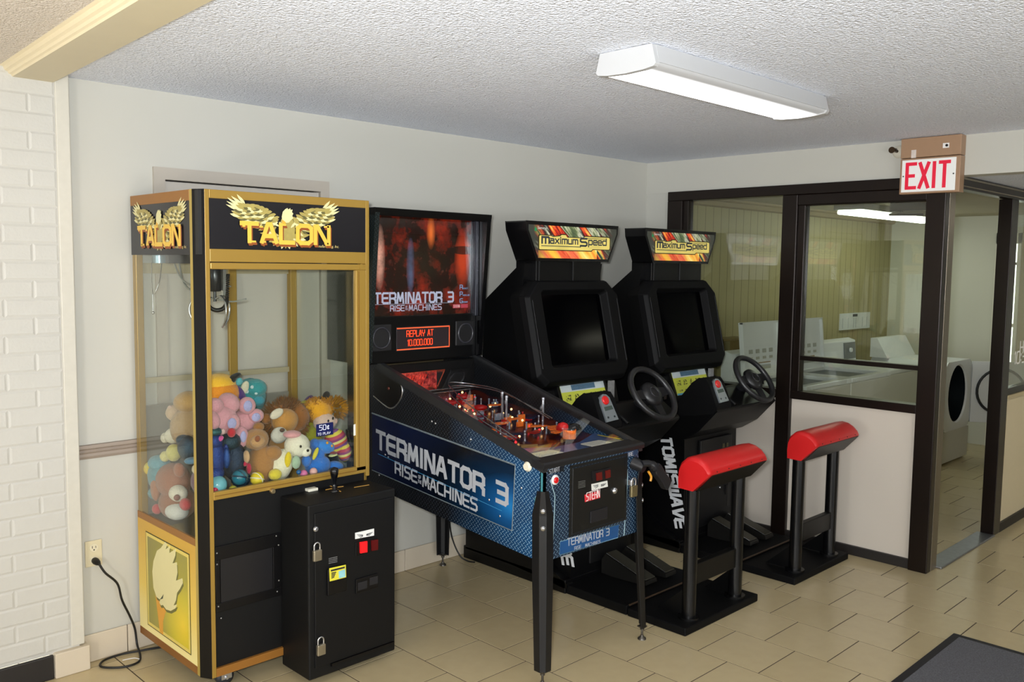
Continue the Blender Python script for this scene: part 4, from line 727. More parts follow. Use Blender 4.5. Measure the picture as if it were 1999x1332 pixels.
for k, (x, y, a) in enumerate(((-2.47, -1.02, .2), (-2.42, -.90, .6), (-2.20, -1.06, -.4), (-2.13, -.95, .3), (-2.34, -.96, .1), (-2.28, -1.12, .5), (-2.12, -1.10, .2), (-2.40, -1.10, -.3), (-2.24, -.93, .1), (-2.50, -.80, .4), (-2.15, -.72, -.2), (-2.35, -.84, .3), (-2.47, -.64, .5), (-2.45, -1.14, .1), (-2.18, -1.16, .4))):
    c_, s_ = math.cos(a), math.sin(a); MB().flat([(x+c_*u-s_*v, y+s_*u+c_*v) for u, v in ((-.045, -.012), (-.01, -.022), (.03, -.02), (.048, .004), (.02, .012), (-.012, .026), (-.034, .016))], zp(y)+.036, zp(y)+.039).build('lit_plastic', (AMB, RPL, AMB, CLP)[k % 4], pf)
for zo, off in ((.085, 0), (.10, .022)):
    MB().tube(spline([(-2.46+off, -1.16, zp(-1.16)+.04), (-2.47+off, -.98, zp(-1)+zo*.8), (-2.44+off, -.8, zp(-.8)+zo), (-2.36+off, -.62, zp(-.6)+zo), (-2.26, -.52+off, zp(-.5)+zo), (-2.14-off, -.56, zp(-.56)+zo), (-2.10-off, -.75, zp(-.7)+zo), (-2.09-off, -1.05, zp(-1)+.05)], 8), .003, 6).build('wire_ramp', CHR, pf)
MB().tube([(-2.40, -.50, 1.075), (-2.12, -.50, 1.075)], .004, 6).tube([(-2.40, -.50, 1.09), (-2.12, -.50, 1.09)], .004, 6).build('wire_ramp', CHR, pf)
MB().loops([[V((-2.16+.03*math.cos(a), -1.22+.05*math.sin(a)*.6, zp(-1.2)+h)) for a in [i*math.pi/10 for i in range(21)]] for h in (.02, .06)], closed=False).build('clear_guard', AMB, pf)
MB().lathe((-2.15, -1.17, zp(-1.17)+.045), (0, 0, 1), [(.03, 0), (.034, .012), (.02, .03), (.004, .036)]).build('red_dome', RP, pf)
MB().ball((-2.11, -1.20, zp(-1.2)+.05), (.045, .035, .03), nu=12, nv=8).build('black_toy_housing', mat('0c0c0d', .2), pf)
for x, y in ((-2.21, -.86), (-2.18, -.80), (-2.05, -.95)): MB().cyl((x, y, zp(y)), (x, y, zp(y)+.12), .006).ball((x, y, zp(y)+.12), .008).build('ramp_post', POST, pf)
MB().prism([(PX0+.02, PF+.065, zr(PF+.06)-.006), (PX1-.02, PF+.065, zr(PF+.06)-.006), (PX1-.02, -.345, zr(-.345)-.008), (PX0+.02, -.345, zr(-.345)-.008)], (0, 0, -.004)).build('glass', glass('playfield_glass', (.96, .97, .97), .9), pb)
# ================================================================ racing cabinets
RX = -1.43; rc_ = thing('racing_cabinet', 'black stand-up MaximumSpeed racing cabinet with red lean seat beside the pinball machine', 'arcade machine', (RX, -.8, 0), 'racing cabinets side by side')
RB = mat('050506', .4, noise=.15, bump=.08, spec=.3); RP_ = mat('060607', .6, noise=.15, bump=.25, bsc=500, spec=.16); RS = mat('080809', .26, noise=.1, spec=.4)
def rbox(nm, m_, x0, x1, y0, y1, z0, z1, par=None, bev=.004): return box(nm, m_, par or rc_, RX+x0, RX+x1, y0, y1, z0, z1, bev)
rbox('rear_base', RB, -.335, .335, -.86, -.06, .002, .075); pp = rbox('pedal_platform', RP_, -.325, .325, -1.255, -.86, .002, .05); sb0 = rbox('seat_base', RP_, -.325, .325, -1.60, -1.26, .0, .04, None, .006)
MB().cyl((RX-.31, -1.262, .052), (RX+.31, -1.262, .052), .005).build('base_seam', mat('4a3a2c', .4, .5), sb0)
for s in (-1, 1): MB().side([(-.08, .06), (-.45, .06), (-.87, .03), (-.87, .055), (-.50, .235), (-.08, .30)], RX+s*.335, RX+s*.285).build('side_skirt', RB, rc_, bevel=.006)
ped = MB().side([(-.10, .06), (-.10, .72), (-.84, .72), (-.855, .06)], RX-.288, RX+.288).build('pedestal', RB, rc_, bevel=.005)
MB().side([(-.12, .70), (-.19, 1.18), (-.21, 1.517), (-.49, 1.725), (-.52, 1.725), (-.50, 1.58), (-.565, 1.12), (-.64, 1.04), (-.70, .80), (-.70, .70)], RX-.32, RX+.32).build('monitor_housing', RB, rc_, bevel=.005)
MB().box(RX-.27, RX+.27, -.555, -.4, 1.60, 1.745).box(RX-.255, RX-.245, -.562, -.5, 1.60, 1.74).box(RX+.02, RX+.03, -.562, -.5, 1.60, 1.74).build('marquee_neck', RB, rc_, bevel=.004)
# bezel on a tilted plane
B0, B1 = V((RX, -.700, 1.085)), V((RX, -.572, 1.632)); bv = (B1-B0).normalized(); bu = V((1, 0, 0)); bn = bu.cross(bv); BH = (B1-B0).length
def bp_(u, v, d): return B0+bu*u+bv*v+bn*d
def octo(h, c, v0, v1, d, top=1): return [bp_(u, v, d) for u, v in ((-h+c, v0), (h-c, v0), (h, v0+c), (h, v1-c*top), (h-c*top, v1), (-h+c*top, v1), (-h, v1-c*top), (-h, v0+c))]
L = [octo(.345, .05, -.01, BH+.01, -.16, 1.5), octo(.385, .055, -.015, BH+.01, -.05, 1.6), octo(.383, .055, -.010, BH, -.012, 1.6), octo(.366, .052, .012, BH-.012, .012, 1.55), octo(.275, .015, .085, .505, .012), octo(.262, .012, .098, .49, -.03), octo(.252, .008, .104, .484, -.038)]
bz = MB(); bz.loops(L, cap0=True, smooth=False).build('bezel', RP_, rc_, bevel=.006)
bezel = [o for o in rc_.children if o.name.startswith('bezel')][0]
MB().prism(octo(.256, .006, .100, .487, -.034), bn*-.01).build('screen', mat('010102', .12, noise=0, spec=.06), bezel)
for q_ in (-.352, .352): MB().tube([bp_(q_, .085, .0125), bp_(q_, BH-.11, .0125)], .0014, 5).build('stitched_seam', mat('2a2a2c', .4, .3, noise=.6, ns=200), bezel)
# marquee
MW, MN, MZ0, MZ1, MY = .385, .300, 1.735, 1.945, -.585
mq = MB().front([(RX-MN, MZ0), (RX+MN, MZ0), (RX+MW-.006, MZ1-.05), (RX+MW, MZ1), (RX-MW, MZ1), (RX-MW+.006, MZ1-.05)], MY, -.43).build('marquee_box', RS, rc_, bevel=.008)
t = NT('racing_art'); tc, x, y, z = t.xyz(); zz = t.math('MULTIPLY', t.math('SUBTRACT', z, 1.84), 1)
sk_ = t.n('CombineXYZ', i={0: t.math('ADD', t.math('MULTIPLY', x, 1.0), t.math('MULTIPLY', zz, 1.1)), 1: t.math('MULTIPLY', zz, .35), 2: 0.0}).outputs[0]
n1 = t.noise(sk_, 10, 3, .5); n2 = t.noise(sk_, 30, 3, .6)
col = t.ramp(t.math('ADD', t.math('MULTIPLY', n1, .75), t.math('MULTIPLY', n2, .25)), [(.28, '0c0d0c'), (.38, '22302a'), (.43, '5c6a44'), (.465, 'b9b89a'), (.485, '7a8070'), (.50, '23201a'), (.535, '5a1410'), (.56, 'b8261a'), (.59, 'd8702c'), (.615, 'dcc458'), (.64, '3c5a3c'), (.70, '1a242c')], 'LINEAR')
lowr = t.math('MULTIPLY', t.math('LESS_THAN', z, 1.802), t.math('LESS_THAN', t.math('ABSOLUTE', t.math('ADD', x, .05)), .24)); hot = t.ramp(n1, [(.3, 'b8201c'), (.45, 'e0542c'), (.55, 'f0b43c'), (.7, 'f6e08a')]); col = t.mix(t.math('MULTIPLY', lowr, .85), col, hot)
edge = t.n('MapRange', i={0: t.math('ABSOLUTE', x), 1: .20, 2: .33}).outputs[0]; col = t.mix(edge, col, '34362f')
am = MB().front([(RX-MN+.012, MZ0+.016), (RX+MN-.012, MZ0+.016), (RX+MW-.022, MZ1-.05), (RX+MW-.022, MZ1-.02), (RX-MW+.022, MZ1-.02), (RX-MW+.022, MZ1-.05)], MY-.003, MY+.004).build('marquee_art', t.surf(col, .3, emit=col, es=.52), mq)
yM = MY-.0035; LG = lambda pts, d, nm, m_: MB().front([(RX-.285+a*.6/9.2, 1.797+b*.088/2.4) for a, b in pts], yM-d, yM+.0002).build(nm, m_, am)
o1 = [(0, .1), (.1, 0), (6.5, 0), (6.7, .25), (8.9, .25), (9, .4), (9, 1.95), (8.85, 2.1), (5.7, 2.1), (5.4, 1.85), (3.4, 1.85), (3.2, 2.2), (2.7, 2.2), (2.5, 2.0), (1.6, 1.85), (1.4, 2.0), (.1, 2.0), (0, 1.9)]
LG([(4.5+(a-4.5)*1.03, 1.05+(b-1.05)*1.14) for a, b in o1], .0004, 'logo_outline', mat('3b3418', .4)); GOLDP = mat('c9b762', .4, noise=.25, ns=7, emit=.5)
LG(o1, .0010, 'logo_plate', GOLDP); DK = mat('343a40', .4); dl_ = .0012
tb = MB(); letters(tb, 'm', (RX-.265, yM-dl_, 1.831), (1, 0, 0), (0, 0, 1), .055, .047, 1.5, 1, .0005); letters(tb, 'aximum', (RX-.200, yM-dl_, 1.831), (1, 0, 0), (0, 0, 1), .222, .036, 1.2, 1.3, .0005); letters(tb, 'peed', (RX+.115, yM-dl_, 1.831), (1, 0, 0), (0, 0, 1), .155, .036, 1.2, 1.3, .0005)
letters(tb, 'S', (RX+.045, yM-dl_, 1.823), (1, 0, 0), (0, 0, 1), .055, .040, 1.5, 1, .0005)
tb.box(RX-.27, RX+.05, yM-dl_-.0006, yM-dl_, 1.814, 1.818).box(RX+.05, RX+.275, yM-dl_-.0006, yM-dl_, 1.864, 1.867); tb.build('logo_lettering', DK, am)
tb = MB(); print_text(tb, 'Sammy', (RX-.30, yM-.0004, 1.899), (1, 0, 0), (0, 0, 1), .07, .018, .0006); tb.build('maker_lettering', mat('c8ccc4', .4, emit=.4), am); MB().front([(RX-.325, 1.895), (RX-.308, 1.890), (RX-.304, 1.904), (RX-.316, 1.914)], yM-.0009, yM).build('maker_emblem', mat('1f7a4a', .4, emit=.3), am)
# instruction panel below the screen
I0, I1 = V((RX-.185, -.712, .925)), V((RX-.185, -.652, 1.078)); iv = I1-I0; inn = V((1, 0, 0)).cross(iv).normalized()
def ip(a, b, d=0): return I0+V((.365*a, 0, 0))+iv*b+inn*d
def icard(nm, m_, a0, a1, b0, b1, d0, d1, par): return MB().prism([ip(a0, b0, d0), ip(a1, b0, d0), ip(a1, b1, d0), ip(a0, b1, d0)], inn*(d1-d0)).build(nm, m_, par)
icard('instruction_mount', RB, -.06, 1.06, -.25, 1.12, -.05, -.001, rc_)
ic = icard('instruction_card', mat('c9cf4a', .35, noise=.08, ns=15), 0, 1, 0, 1, 0, .002, rc_); BL = mat('5aa3c4', .35)
icard('card_band', BL, 0, 1, .93, 1, .002, .0026, ic); icard('card_band', BL, 0, 1, 0, .07, .002, .0026, ic); icard('card_heading', mat('c9d4d4', .4), 0, 1, .66, .93, .002, .0026, ic); icard('heading_lettering', mat('4f6f86', .4, noise=.4, ns=120), .24, .78, .70, .88, .0026, .003, ic)
tt = NT('card_print'); nn = tt.noise(tt.xyz()[0], 90, 2); CP = tt.surf(tt.mix(tt.math('GREATER_THAN', nn, .5), 'c9cf4a', '4a4a22'), .4)
for k in range(5): icard('card_picture', CP, .07+.19*k, .19+.19*k, .36, .56, .002, .0028, ic); icard('card_caption', CP, .07+.19*k, .2+.19*k, .14, .20, .002, .0028, ic)
rbox('side_notice', mat('8f8f8d', .4, noise=.3, ns=80), .225, .262, -.68, -.66, .95, 1.06, None, 0)
# dashboard
DY = [(-.62, .69), (-.62, .80), (-.74, .84), (-.885, .985), (-.94, .99), (-1.08, .898), (-1.088, .888), (-.965, .755), (-.86, .69)]
ds = MB().side(DY, RX-.33, RX+.33).build('dashboard', RB, rc_, bevel=.012)
MB().side([(-.75, .835), (-.86, .975), (-.915, 1.04), (-.96, 1.072), (-1.005, 1.07), (-1.03, 1.04), (-1.088, .902), (-1.06, .87), (-.9, .84)], RX-.335, RX-.175).build('control_pod', RP_, ds, bevel=.012)
pu = V((0, -.058, -.138)).normalized(); p0 = V((RX-.256, -1.031, 1.046)); pn = V((1, 0, 0)).cross(-pu).normalized()
def pod(nm, m_, pts, d0, d1, par): return MB().prism([p0+V((a, 0, 0))+pu*b+pn*d0 for a, b in pts], pn*(d1-d0)).build(nm, m_, par)
pc_ = pod('start_plate', mat('8f979c', .3, .6, noise=.15, ns=20), [(-.045+.0, .02), (-.035, -.01), (-.01, -.022), (.015, -.018), (.034, 0), (.055, .118), (-.04, .122)], -.02, .006, ds)
MB().lathe(p0+pu*.012+pn*.006+V((-.006, 0, 0)), pn, [(.023, 0), (.023, .005), (.019, .008)]).build('start_button', mat('c81c1c', .3), pc_)
pod('button_lettering', mat('3c4a44', .4, noise=.3, ns=200), [(-.03, .045), (.032, .042), (.036, .062), (-.028, .066)], .0062, .0066, pc_)
for a in (-.02, .03): MB().lathe(p0+V((a, 0, 0))+pu*.10+pn*.006, pn, [(.006, 0), (.005, .003)], 8).build('plate_screw', mat('50565a', .3, .8), pc_)
MB().tube(spline([(RX-.125, -.98, .955), (RX-.12, -1.03, .935), (RX-.115, -1.075, .905)], 5), .012, 8).build('dash_ridge', RB, ds)
# steering wheel
wc = V((RX+.112, -1.06, 1.04)); wn = V((0, -math.cos(.66), math.sin(.66))); R = .152
wu = V((1, 0, 0)); wv = wn.cross(wu)
wh = MB().ring(wc, wn, R, .0165, 40, 12).build('steering_wheel', mat('1b1b1d', .35, noise=.1, bump=.1), ds)
hb = MB().lathe(wc-wn*.03, wn, [(.05, 0), (.072, .01), (.07, .03), (.045, .045), (.0, .047)]).cyl(wc-wn*.14, wc-wn*.03, .03, .04)
for a in (math.pi*.02, math.pi*.98, math.pi*1.5):
    d = wu*math.cos(a)-wv*math.sin(a) if False else wu*math.cos(a)+wv*math.sin(a); e = wn.cross(d)
    hb.loops([[wc+d*s+e*b*w_-wn*(.012-c) for b, c in ((1, .006), (1, -.006), (-1, -.006), (-1, .006))] for s, w_ in ((.05, .032), (.10, .026), (R-.006, .022))], cap0=True, cap1=True, smooth=False)
hb.build('wheel_hub', mat('141416', .4, noise=.1), wh)
MB().ring(wc+wn*.016, wn, .03, .003, 20, 6).build('hub_emblem', mat('333338', .25, .4), wh)
MB().box(RX+.255, RX+.28, -1.03, -1.0, .99, 1.03).ball((RX+.285, -1.02, 1.03), .02).build('shifter_knob', RS, ds)
MB().box(RX+.18, RX+.205, -1.045, -1.03, .965, 1.0).build('view_button', mat('5e1a12', .3, emit=.05), ds)
# coin door on the pedestal front
yP = -.853; cdn = MB().box(RX-.14, RX+.21, yP-.010, yP+.01, .12, .66).build('coin_door', mat('0d0d0e', .4), ped, bevel=.004)
for a in (.10, .145): box('coin_window', mat('3a3420', .3, emit=.3), cdn, RX+a, RX+a+.02, yP-.013, yP-.009, .585, .61)
a_ = box('price_label', mat('b9b4ae', .4, noise=.2, ns=90), cdn, RX+.055, RX+.14, yP-.0115, yP-.009, .525, .55)
MB().lathe((RX+.08, yP-.01, .335), (0, -1, 0), [(.009, 0), (.009, .005), (.005, .009)]).build('door_lock', CHR, cdn); box('hinge_strip', mat('4a4846', .3, .7), cdn, RX+.175, RX+.18, yP-.013, yP-.009, .2, .44)
box('door_hasp', mat('2c2b2b', .3, .7), cdn, RX+.145, RX+.165, yP-.018, yP-.009, .28, .34)
# ATOMISWAVE down the left side
tu = V((0, -.135, -.56)).normalized(); tvv = V((0, -1, .24)).normalized()
tb = MB(); letters(tb, 'ATOMISWAVE', (RX-.2885, -.655, .742), tu, tvv, .62, .070, 1.6, 1.5, .0006, .12); tb.build('side_lettering', mat('d8dadc', .4), ped)
# pedals
for k, x in enumerate((-.02, .155)):
    pd = MB().side([(-.875, .055), (-.875, .13), (-.90, .165), (-1.17, .082), (-1.175, .062), (-.95, .052)], RX+x-.04, RX+x+.055).build('pedal', mat('1a1917', .35, .3, noise=.2), pp, bevel=.004)
    MB().prism([(RX+x-.03, -.905, .166), (RX+x+.05, -.905, .166), (RX+x+.05, -1.165, .0865), (RX+x-.03, -1.165, .0865)], (0, .003, .004)).build('pedal_tread', mat('3a382f', .4, .3, noise=.3, ns=90), pd)
    MB().tube([(RX+x-.036, -.905, .170), (RX+x-.036, -1.165, .0905)], .0025, 5).build('bright_edge', CHR, pd)
# lean seat
for x in (-.205, .205):
    MB().cyl((RX+x, -1.535, .04), (RX+x, -1.535, .70), .034, n=20).build('seat_post', RS, sb0)
    MB().cyl((RX+x, -1.535, .04), (RX+x, -1.535, .052), .052, n=20).build('post_flange', RS, sb0); MB().side([(-1.50, .045), (-1.36, .045), (-1.50, .17)], RX+x-.006, RX+x+.006).build('gusset', RB, sb0)
rbox('cross_bar', RB, -.19, .19, -1.552, -1.515, .20, .30, sb0)
SEAT = mat('c21a1c', .38, noise=.05, ns=6, bump=.06, bsc=150); arc = [(-1.487, .675), (-1.485, .72), (-1.488, .765), (-1.502, .80), (-1.530, .825), (-1.565, .833), (-1.60, .828), (-1.630, .812), (-1.652, .790), (-1.664, .768)]
full = arc+[(-1.658, .758), (-1.575, .672)]; b = MB()
Ls = []
for x, k in ((-.262, .86), (-.255, .95), (-.243, .992), (-.225, 1), (.225, 1), (.243, .992), (.255, .95), (.262, .86)):
    cy_, cz_ = -1.57, .70; Ls.append([(RX+x, cy_+(y-cy_)*(1-(1-k)*.6), cz_+(z-cz_)*k if z > cz_ else z) for y, z in full])
b.loops(Ls, cap0=True, cap1=True, smooth=True); so = b.build('seat_pad', SEAT, sb0)
MB().prism([(RX-.235, -1.6595, .7575), (RX+.255, -1.6595, .7575), (RX+.255, -1.577, .668), (RX-.235, -1.577, .668)], (0, .002, -.004)).build('seat_board', RB, so)
for x in (-.2, -.1, 0, .1, .2): MB().ball((RX+x, -1.663, .771), .0035, nu=6, nv=4).build('tack', mat('4a0a0a', .3), so)
rc2 = copy_tree(rc_, None, (1.0, -.02, 0)); rc2['label'] = 'black stand-up MaximumSpeed racing cabinet with red lean seat next to the laundry window'
rc_['label'] = 'black stand-up MaximumSpeed racing cabinet with red lean seat right beside the pinball machine'
# ================================================================ laundry room behind the glass
WH = mat('d4d6d8', .3, noise=.02); WH2 = mat('c4c2ba', .35, noise=.03); GRY = mat('6c6f70', .35, .3, noise=.1)
def washer(x0, yf, label, lid, console=True, w=.68, d=.66):
    yb = yf+d; t = thing('washing_machine', label, 'washing machine', (x0+w/2, yf+d/2, 0), 'washing machines along the laundry wall')
    box('cabinet', WH2, t, x0+.004, x0+w-.004, yf, yb, .02, .895, .008)
    box('toe_kick', BLACKRUB, t, x0+.02, x0+w-.02, yf+.03, yb-.02, 0, .021)
    if lid:
        b = MB().box(x0, x0+.07, yf-.006, yb-.1, .896, .93).box(x0+w-.07, x0+w, yf-.006, yb-.1, .896, .93).box(x0+.07, x0+w-.07, yf-.006, yf+.06, .896, .93).box(x0+.07, x0+w-.07, yb-.16, yb-.1, .896, .93); b.build('top', WH, t, bevel=.006)
        box('drum_opening', mat('35383a', .3, .6), t, x0+.07, x0+w-.07, yf+.06, yb-.16, .897, .90)
        L0, L1 = V((x0+.06, yb-.15, .925)), V((x0+.06, yb-.11, 1.325)); lv = (L1-L0).normalized(); n = V((1, 0, 0)).cross(lv)
        P = lambda a, b, e: L0+V((a, 0, 0))+lv*b+n*e
        def slab(nm, m_, a0, a1, b0, b1, d0, d1, par, bev=0): return MB().prism([P(a0, b0, d0), P(a1, b0, d0), P(a1, b1, d0), P(a0, b1, d0)], n*(d1-d0)).build(nm, m_, par, bevel=bev)
        ld = slab('lid', WH, 0, .53, 0, .40, -.012, .0, t, .004)
        for q in ((0, .53, .385, .40), (0, .015, 0, .40), (.515, .53, 0, .40)): slab('lid_rim', WH, *q, 0, .022, ld, .003)
        for k in range(4): slab('washing_chart', mat('a3a39a', .5, noise=.3, ns=120), .10+k*.095, .155+k*.095, .17, .20, 0, .0012, ld); slab('washing_chart', mat('a8a69a', .5, noise=.3, ns=120), .10+k*.095, .15+k*.095, .125, .145, 0, .0012, ld)
        slab('warning_strip', mat('8a6a34', .5), .18, .40, .095, .103, 0, .0014, ld); slab('printed_text', mat('9a9a92', .5, noise=.4, ns=150), .2, .4, .05, .082, 0, .0012, ld)
    else: box('top', WH, t, x0, x0+w, yf-.006, yb-.1, .896, .93, .008)
    if console:
        cs = [(yb-.10, .93), (yb-.085, 1.10), (yb-.02, 1.12), (yb, 1.10), (yb, .9), (yb-.1, .9)]
        c = MB().side(cs, x0+.01, x0+w-.01).build('console', WH, t, bevel=.006); MB().prism([(x0+w-.24, yb-.0985, .945), (x0+w-.03, yb-.0985, .945), (x0+w-.03, yb-.087, 1.085), (x0+w-.24, yb-.087, 1.085)], (0, -.008, 0)).build('coin_panel', GRY, c)
        MB().lathe((x0+w-.13, yb-.1, 1.02), (0, -1, .08), [(.02, 0), (.018, .015)]).build('knob', WH, c)
    return t
washer(.385, -1.06, 'white top-load washing machine with its lid open, behind the left laundry window pane', True)
washer(1.075, -1.06, 'white top-load washing machine with its lid open, partly hidden by the window mullion', True)
washer(1.76, -1.04, 'white top-load washing machine with closed lid and grey coin panel behind the big laundry pane', False)
# dryer with round door open
t = thing('clothes_dryer', 'white front-load dryer with its round door swung open, seen through the laundry doorway', 'dryer', (3.15, -.75, 0))
DX0, DX1, DYF = 2.89, 3.55, -1.07; R = .225; cx_, cz_ = 3.22, .62
def circ(r, y, n=32): return [V((cx_+r*math.cos(6.2832*i/n+.0982), y, cz_+r*1.12*math.sin(6.2832*i/n+.0982))) for i in range(n)]
def sq(y, n=32):
    o = []
    for i in range(n):
        a = 6.2832*i/n+.0982; c, s = math.cos(a), math.sin(a); k = max(abs(c), abs(s)); o.append(V((cx_+c/k*.325, y, cz_+(s/k*.295 if s > 0 else s/k*.32))))
    return o
MB().loops([sq(-.4), sq(DYF), circ(R+.01, DYF), circ(R, DYF+.015)], smooth=False).build('upper_cabinet', WH, t)
MB().loops([circ(R+.004, DYF+.012), circ(R+.004, -.62)], cap1=True).build('drum', mat('161d1f', .35, .3), t)
box('lower_cabinet', WH2, t, DX0, DX1, DYF+.005, -.4, .02, .298, .004); box('toe_kick', BLACKRUB, t, DX0+.02, DX1-.02, DYF+.04, -.42, 0, .02)
MB().side([(-.4, .916), (-.4, 1.09), (-.46, 1.09), (-.56, .916)], DX0+.01, DX1-.01).build('console', WH, t)
hx_ = DX1-.015; da = math.radians(128); dv = V((-math.cos(da), -math.sin(da), 0)); dn = V((dv.y, -dv.x, 0)); dn = dn if dn.x < 0 else -dn
dd_ = [V((hx_, DYF-.01, cz_-.29))+dv*a+V((0, 0, b)) for a, b in ((0, 0), (.5, 0), (.5, .56), (0, .56))]; dr2 = MB().prism(dd_, -dn*.03).build('door', WH, t, bevel=.004)
MB().ring(V((hx_, DYF-.01, cz_))+dv*.25+dn*.008, dn, .205, .012, 32, 8).build('door_seal', mat('191c20', .5), dr2)
# wall notice, light, side table
t = thing('wall_notice', 'white laundry instruction board on the panelled back wall of the laundry room', 'sign', (3.36, 0, 1.21)); bw = MB().box(3.14, 3.80, .004, .019, 1.125, 1.285).build('board', mat('d4d6d6', .5), t)
box('heading', mat('4a4a4c', .5), bw, 3.40, 3.50, .001, .0045, 1.25, 1.275)
for x in (3.18, 3.3, 3.42, 3.47, 3.62, 3.72): box('column_rule', mat('a8acae', .5), bw, x, x+.006, .002, .0045, 1.14, 1.24)
lt_ = thing('laundry_light', 'bright white fluorescent tube light on the laundry room ceiling seen through the glass', 'light', (3.0, -.58, 2.25))
box('housing', mat('8d8c84', .5), lt_, 1.95, 3.75, -.70, -.45, 2.20, 2.25); mt = NT('lit_tube'); box('diffuser', mt.surf('f2f5ee', .4, emit='f4fff0', es=7), lt_, 1.97, 3.73, -.68, -.47, 2.165, 2.20, .01)
cr = MB(); cr.side([(.02, 2.25), (-.05, 2.25), (-.045, 2.235), (-.025, 2.225), (-.01, 2.195), (.02, 2.185)], .12, 4.27); struct(cr.build('trim_4', mat('9a8a66', .5)))
t = thing('wall_shelf', 'small tan wooden shelf on the panelled wall left of the open washer lid', 'shelf', (.93, 0, 1.1)); p = at(1416, 662, 'y', -.06); TW = mat('8a7648', .5, noise=.15)
box('shelf_top', TW, t, p.x-.12, p.x+.25, -.12, .019, p.z-.01, p.z+.005); box('bracket', TW, t, p.x-.10, p.x-.08, -.11, .019, p.z-.14, p.z-.01); box('bracket', TW, t, p.x+.20, p.x+.22, -.11, .019, p.z-.14, p.z-.01)
t = thing('door_closer', 'dark door closer arm under the header of the laundry window', 'door closer', (.09, -1.8, 2.08)); box('closer_body', mat('2a2724', .4, .4), t, .05, .12, -1.93, -1.70, 2.05, 2.095, .004); MB().tube([(.1, -1.75, 2.05), (.3, -1.6, 2.045), (.5, -1.72, 2.05)], .008, 6).build('closer_arm', mat('2a2724', .4, .4), t)
# ================================================================ plush toys inside the claw machine
FUR = {}
def fur(col, shine=0, n=.12):
    k = (col, shine)
    if k not in FUR:
        t = NT('plush'); tc = t.xyz()[0]; c = tr(col); a = t.noise(tc, 130, 3, .7)
        FUR[k] = t.surf(t.mix(a, [x*(1-n*2) for x in c[:3]], [min(1, x*(1+n)) for x in c[:3]]), .35 if shine else .95, .5 if shine else 0, bump=a, bs=.7, bd=.006, sheen=0 if shine else .3)
    return FUR[k]
EYE = mat('0b0908', .12, noise=0)
KPX = 500.0
def toy(label, base, parts, cat='plush toy', name='plush_toy'):
    """parts: (name, colour, px, py, y, rx, ry, rz[, options]) : one ellipsoid each, seen at px, py in the photo and standing at depth y; same names may repeat"""
    p0 = at(base[0], base[1], 'y', base[2]); t = thing(name, label, cat, (p0.x, p0.y, .606), 'plush toys in the claw machine'); bodyo = {}
    for q in parts:
        nm, col, px, py, y, rx, ry, rz = q[:8]; o = q[8] if len(q) > 8 else {}
        c = at(px, py, 'y', y); c.z = max(c.z, .607+rz*.9) if not o.get('tilt') else max(c.z, .607+max(rx, rz)*.8)
        c.x = min(max(c.x, X0+.012+rx), X1-.012-rx*.9); c.y = min(max(c.y, Y0+.014+ry), Y1-.02-ry)
        rot = None
        if 'tilt' in o:
            from mathutils import Euler
            rot = Euler((o.get('tx', 0), math.radians(o['tilt']), o.get('tz', 0)))
        b = MB().ball(c, (rx, ry, rz), rot, 18, 12, o.get('bumpy', .03))
        if o.get('feet'): pass
        b.build(nm, EYE if col == 'eye' else (o['mat'] if 'mat' in o else fur(col, o.get('shine', 0))), bodyo.get(o.get('on'), t))
        bodyo[nm] = [x for x in (list(t.children_recursive))][-1]
    return t
def ob(o, nm): return [c for c in o.children_recursive if c.name.split('.')[0] == nm][-1]
# light blue ball and small balls along the front glass
def ballt(label, px, py, y, r, col, shine=0, bands=None):
    c = at(px, py, 'y', y); c.z = max(c.z, .606+r); c.y = max(c.y, Y0+.016+r); c.x = min(max(c.x, X0+.012+r), X1-.012-r); t = thing('toy_ball', label, 'ball', (c.x, c.y, c.z-r), 'small toy balls among the plush toys')
    MB().ball(c, r, nu=20, nv=14).build('shell', mat(col, .2 if shine else .5, noise=.06, ns=60), t)
    if bands: MB().ring(c, (.3, .2, 1), r*.995, r*.10, 24, 6).ring(c, (1, .3, .4), r*.99, r*.08, 24, 6).build('stripes', mat(bands, .3, noise=.1), t)
DB = '1c3f8c'; NV = '16283a'
toy('orange bee plush with dark antennae and purple wing at the top left of the pile', (435, 770, -.36), [
 ('body', 'c98a1c', 440, 800, -.36, .075, .08, .10), ('head', 'e08a1a', 432, 768, -.38, .075, .07, .062), ('hair', 'eab32a', 428, 750, -.37, .068, .066, .045), ('wing', '4a2a78', 466, 775, -.40, .030, .02, .055, {'tilt': -25}),
 ('antenna', '141210', 447, 747, -.41, .038, .014, .013, {'tilt': -25}), ('antenna', '141210', 459, 735, -.41, .028, .013, .012, {'tilt': -20})])
toy('teal plush with white spots lying behind the pink plush at the back of the pile', (490, 790, -.24), [
 ('body', '2f8f96', 487, 775, -.22, .075, .06, .085), ('head', '3a9ca0', 497, 758, -.25, .055, .05, .042), ('ear', '5fb8c0', 466, 745, -.27, .018, .016, .018), ('cheek', 'e4dcc0', 478, 757, -.29, .018, .012, .030, {'tilt': 20}), ('leg', '3f9fb4', 504, 783, -.27, .028, .03, .024), ('spot', 'd8ecec', 482, 765, -.283, .009, .005, .008), ('spot', 'd8ecec', 492, 756, -.30, .008, .005, .008), ('spot', 'd8ecec', 500, 768, -.29, .008, .005, .007)])
PK, LI = 'd79aa4', 'a4a4d0'
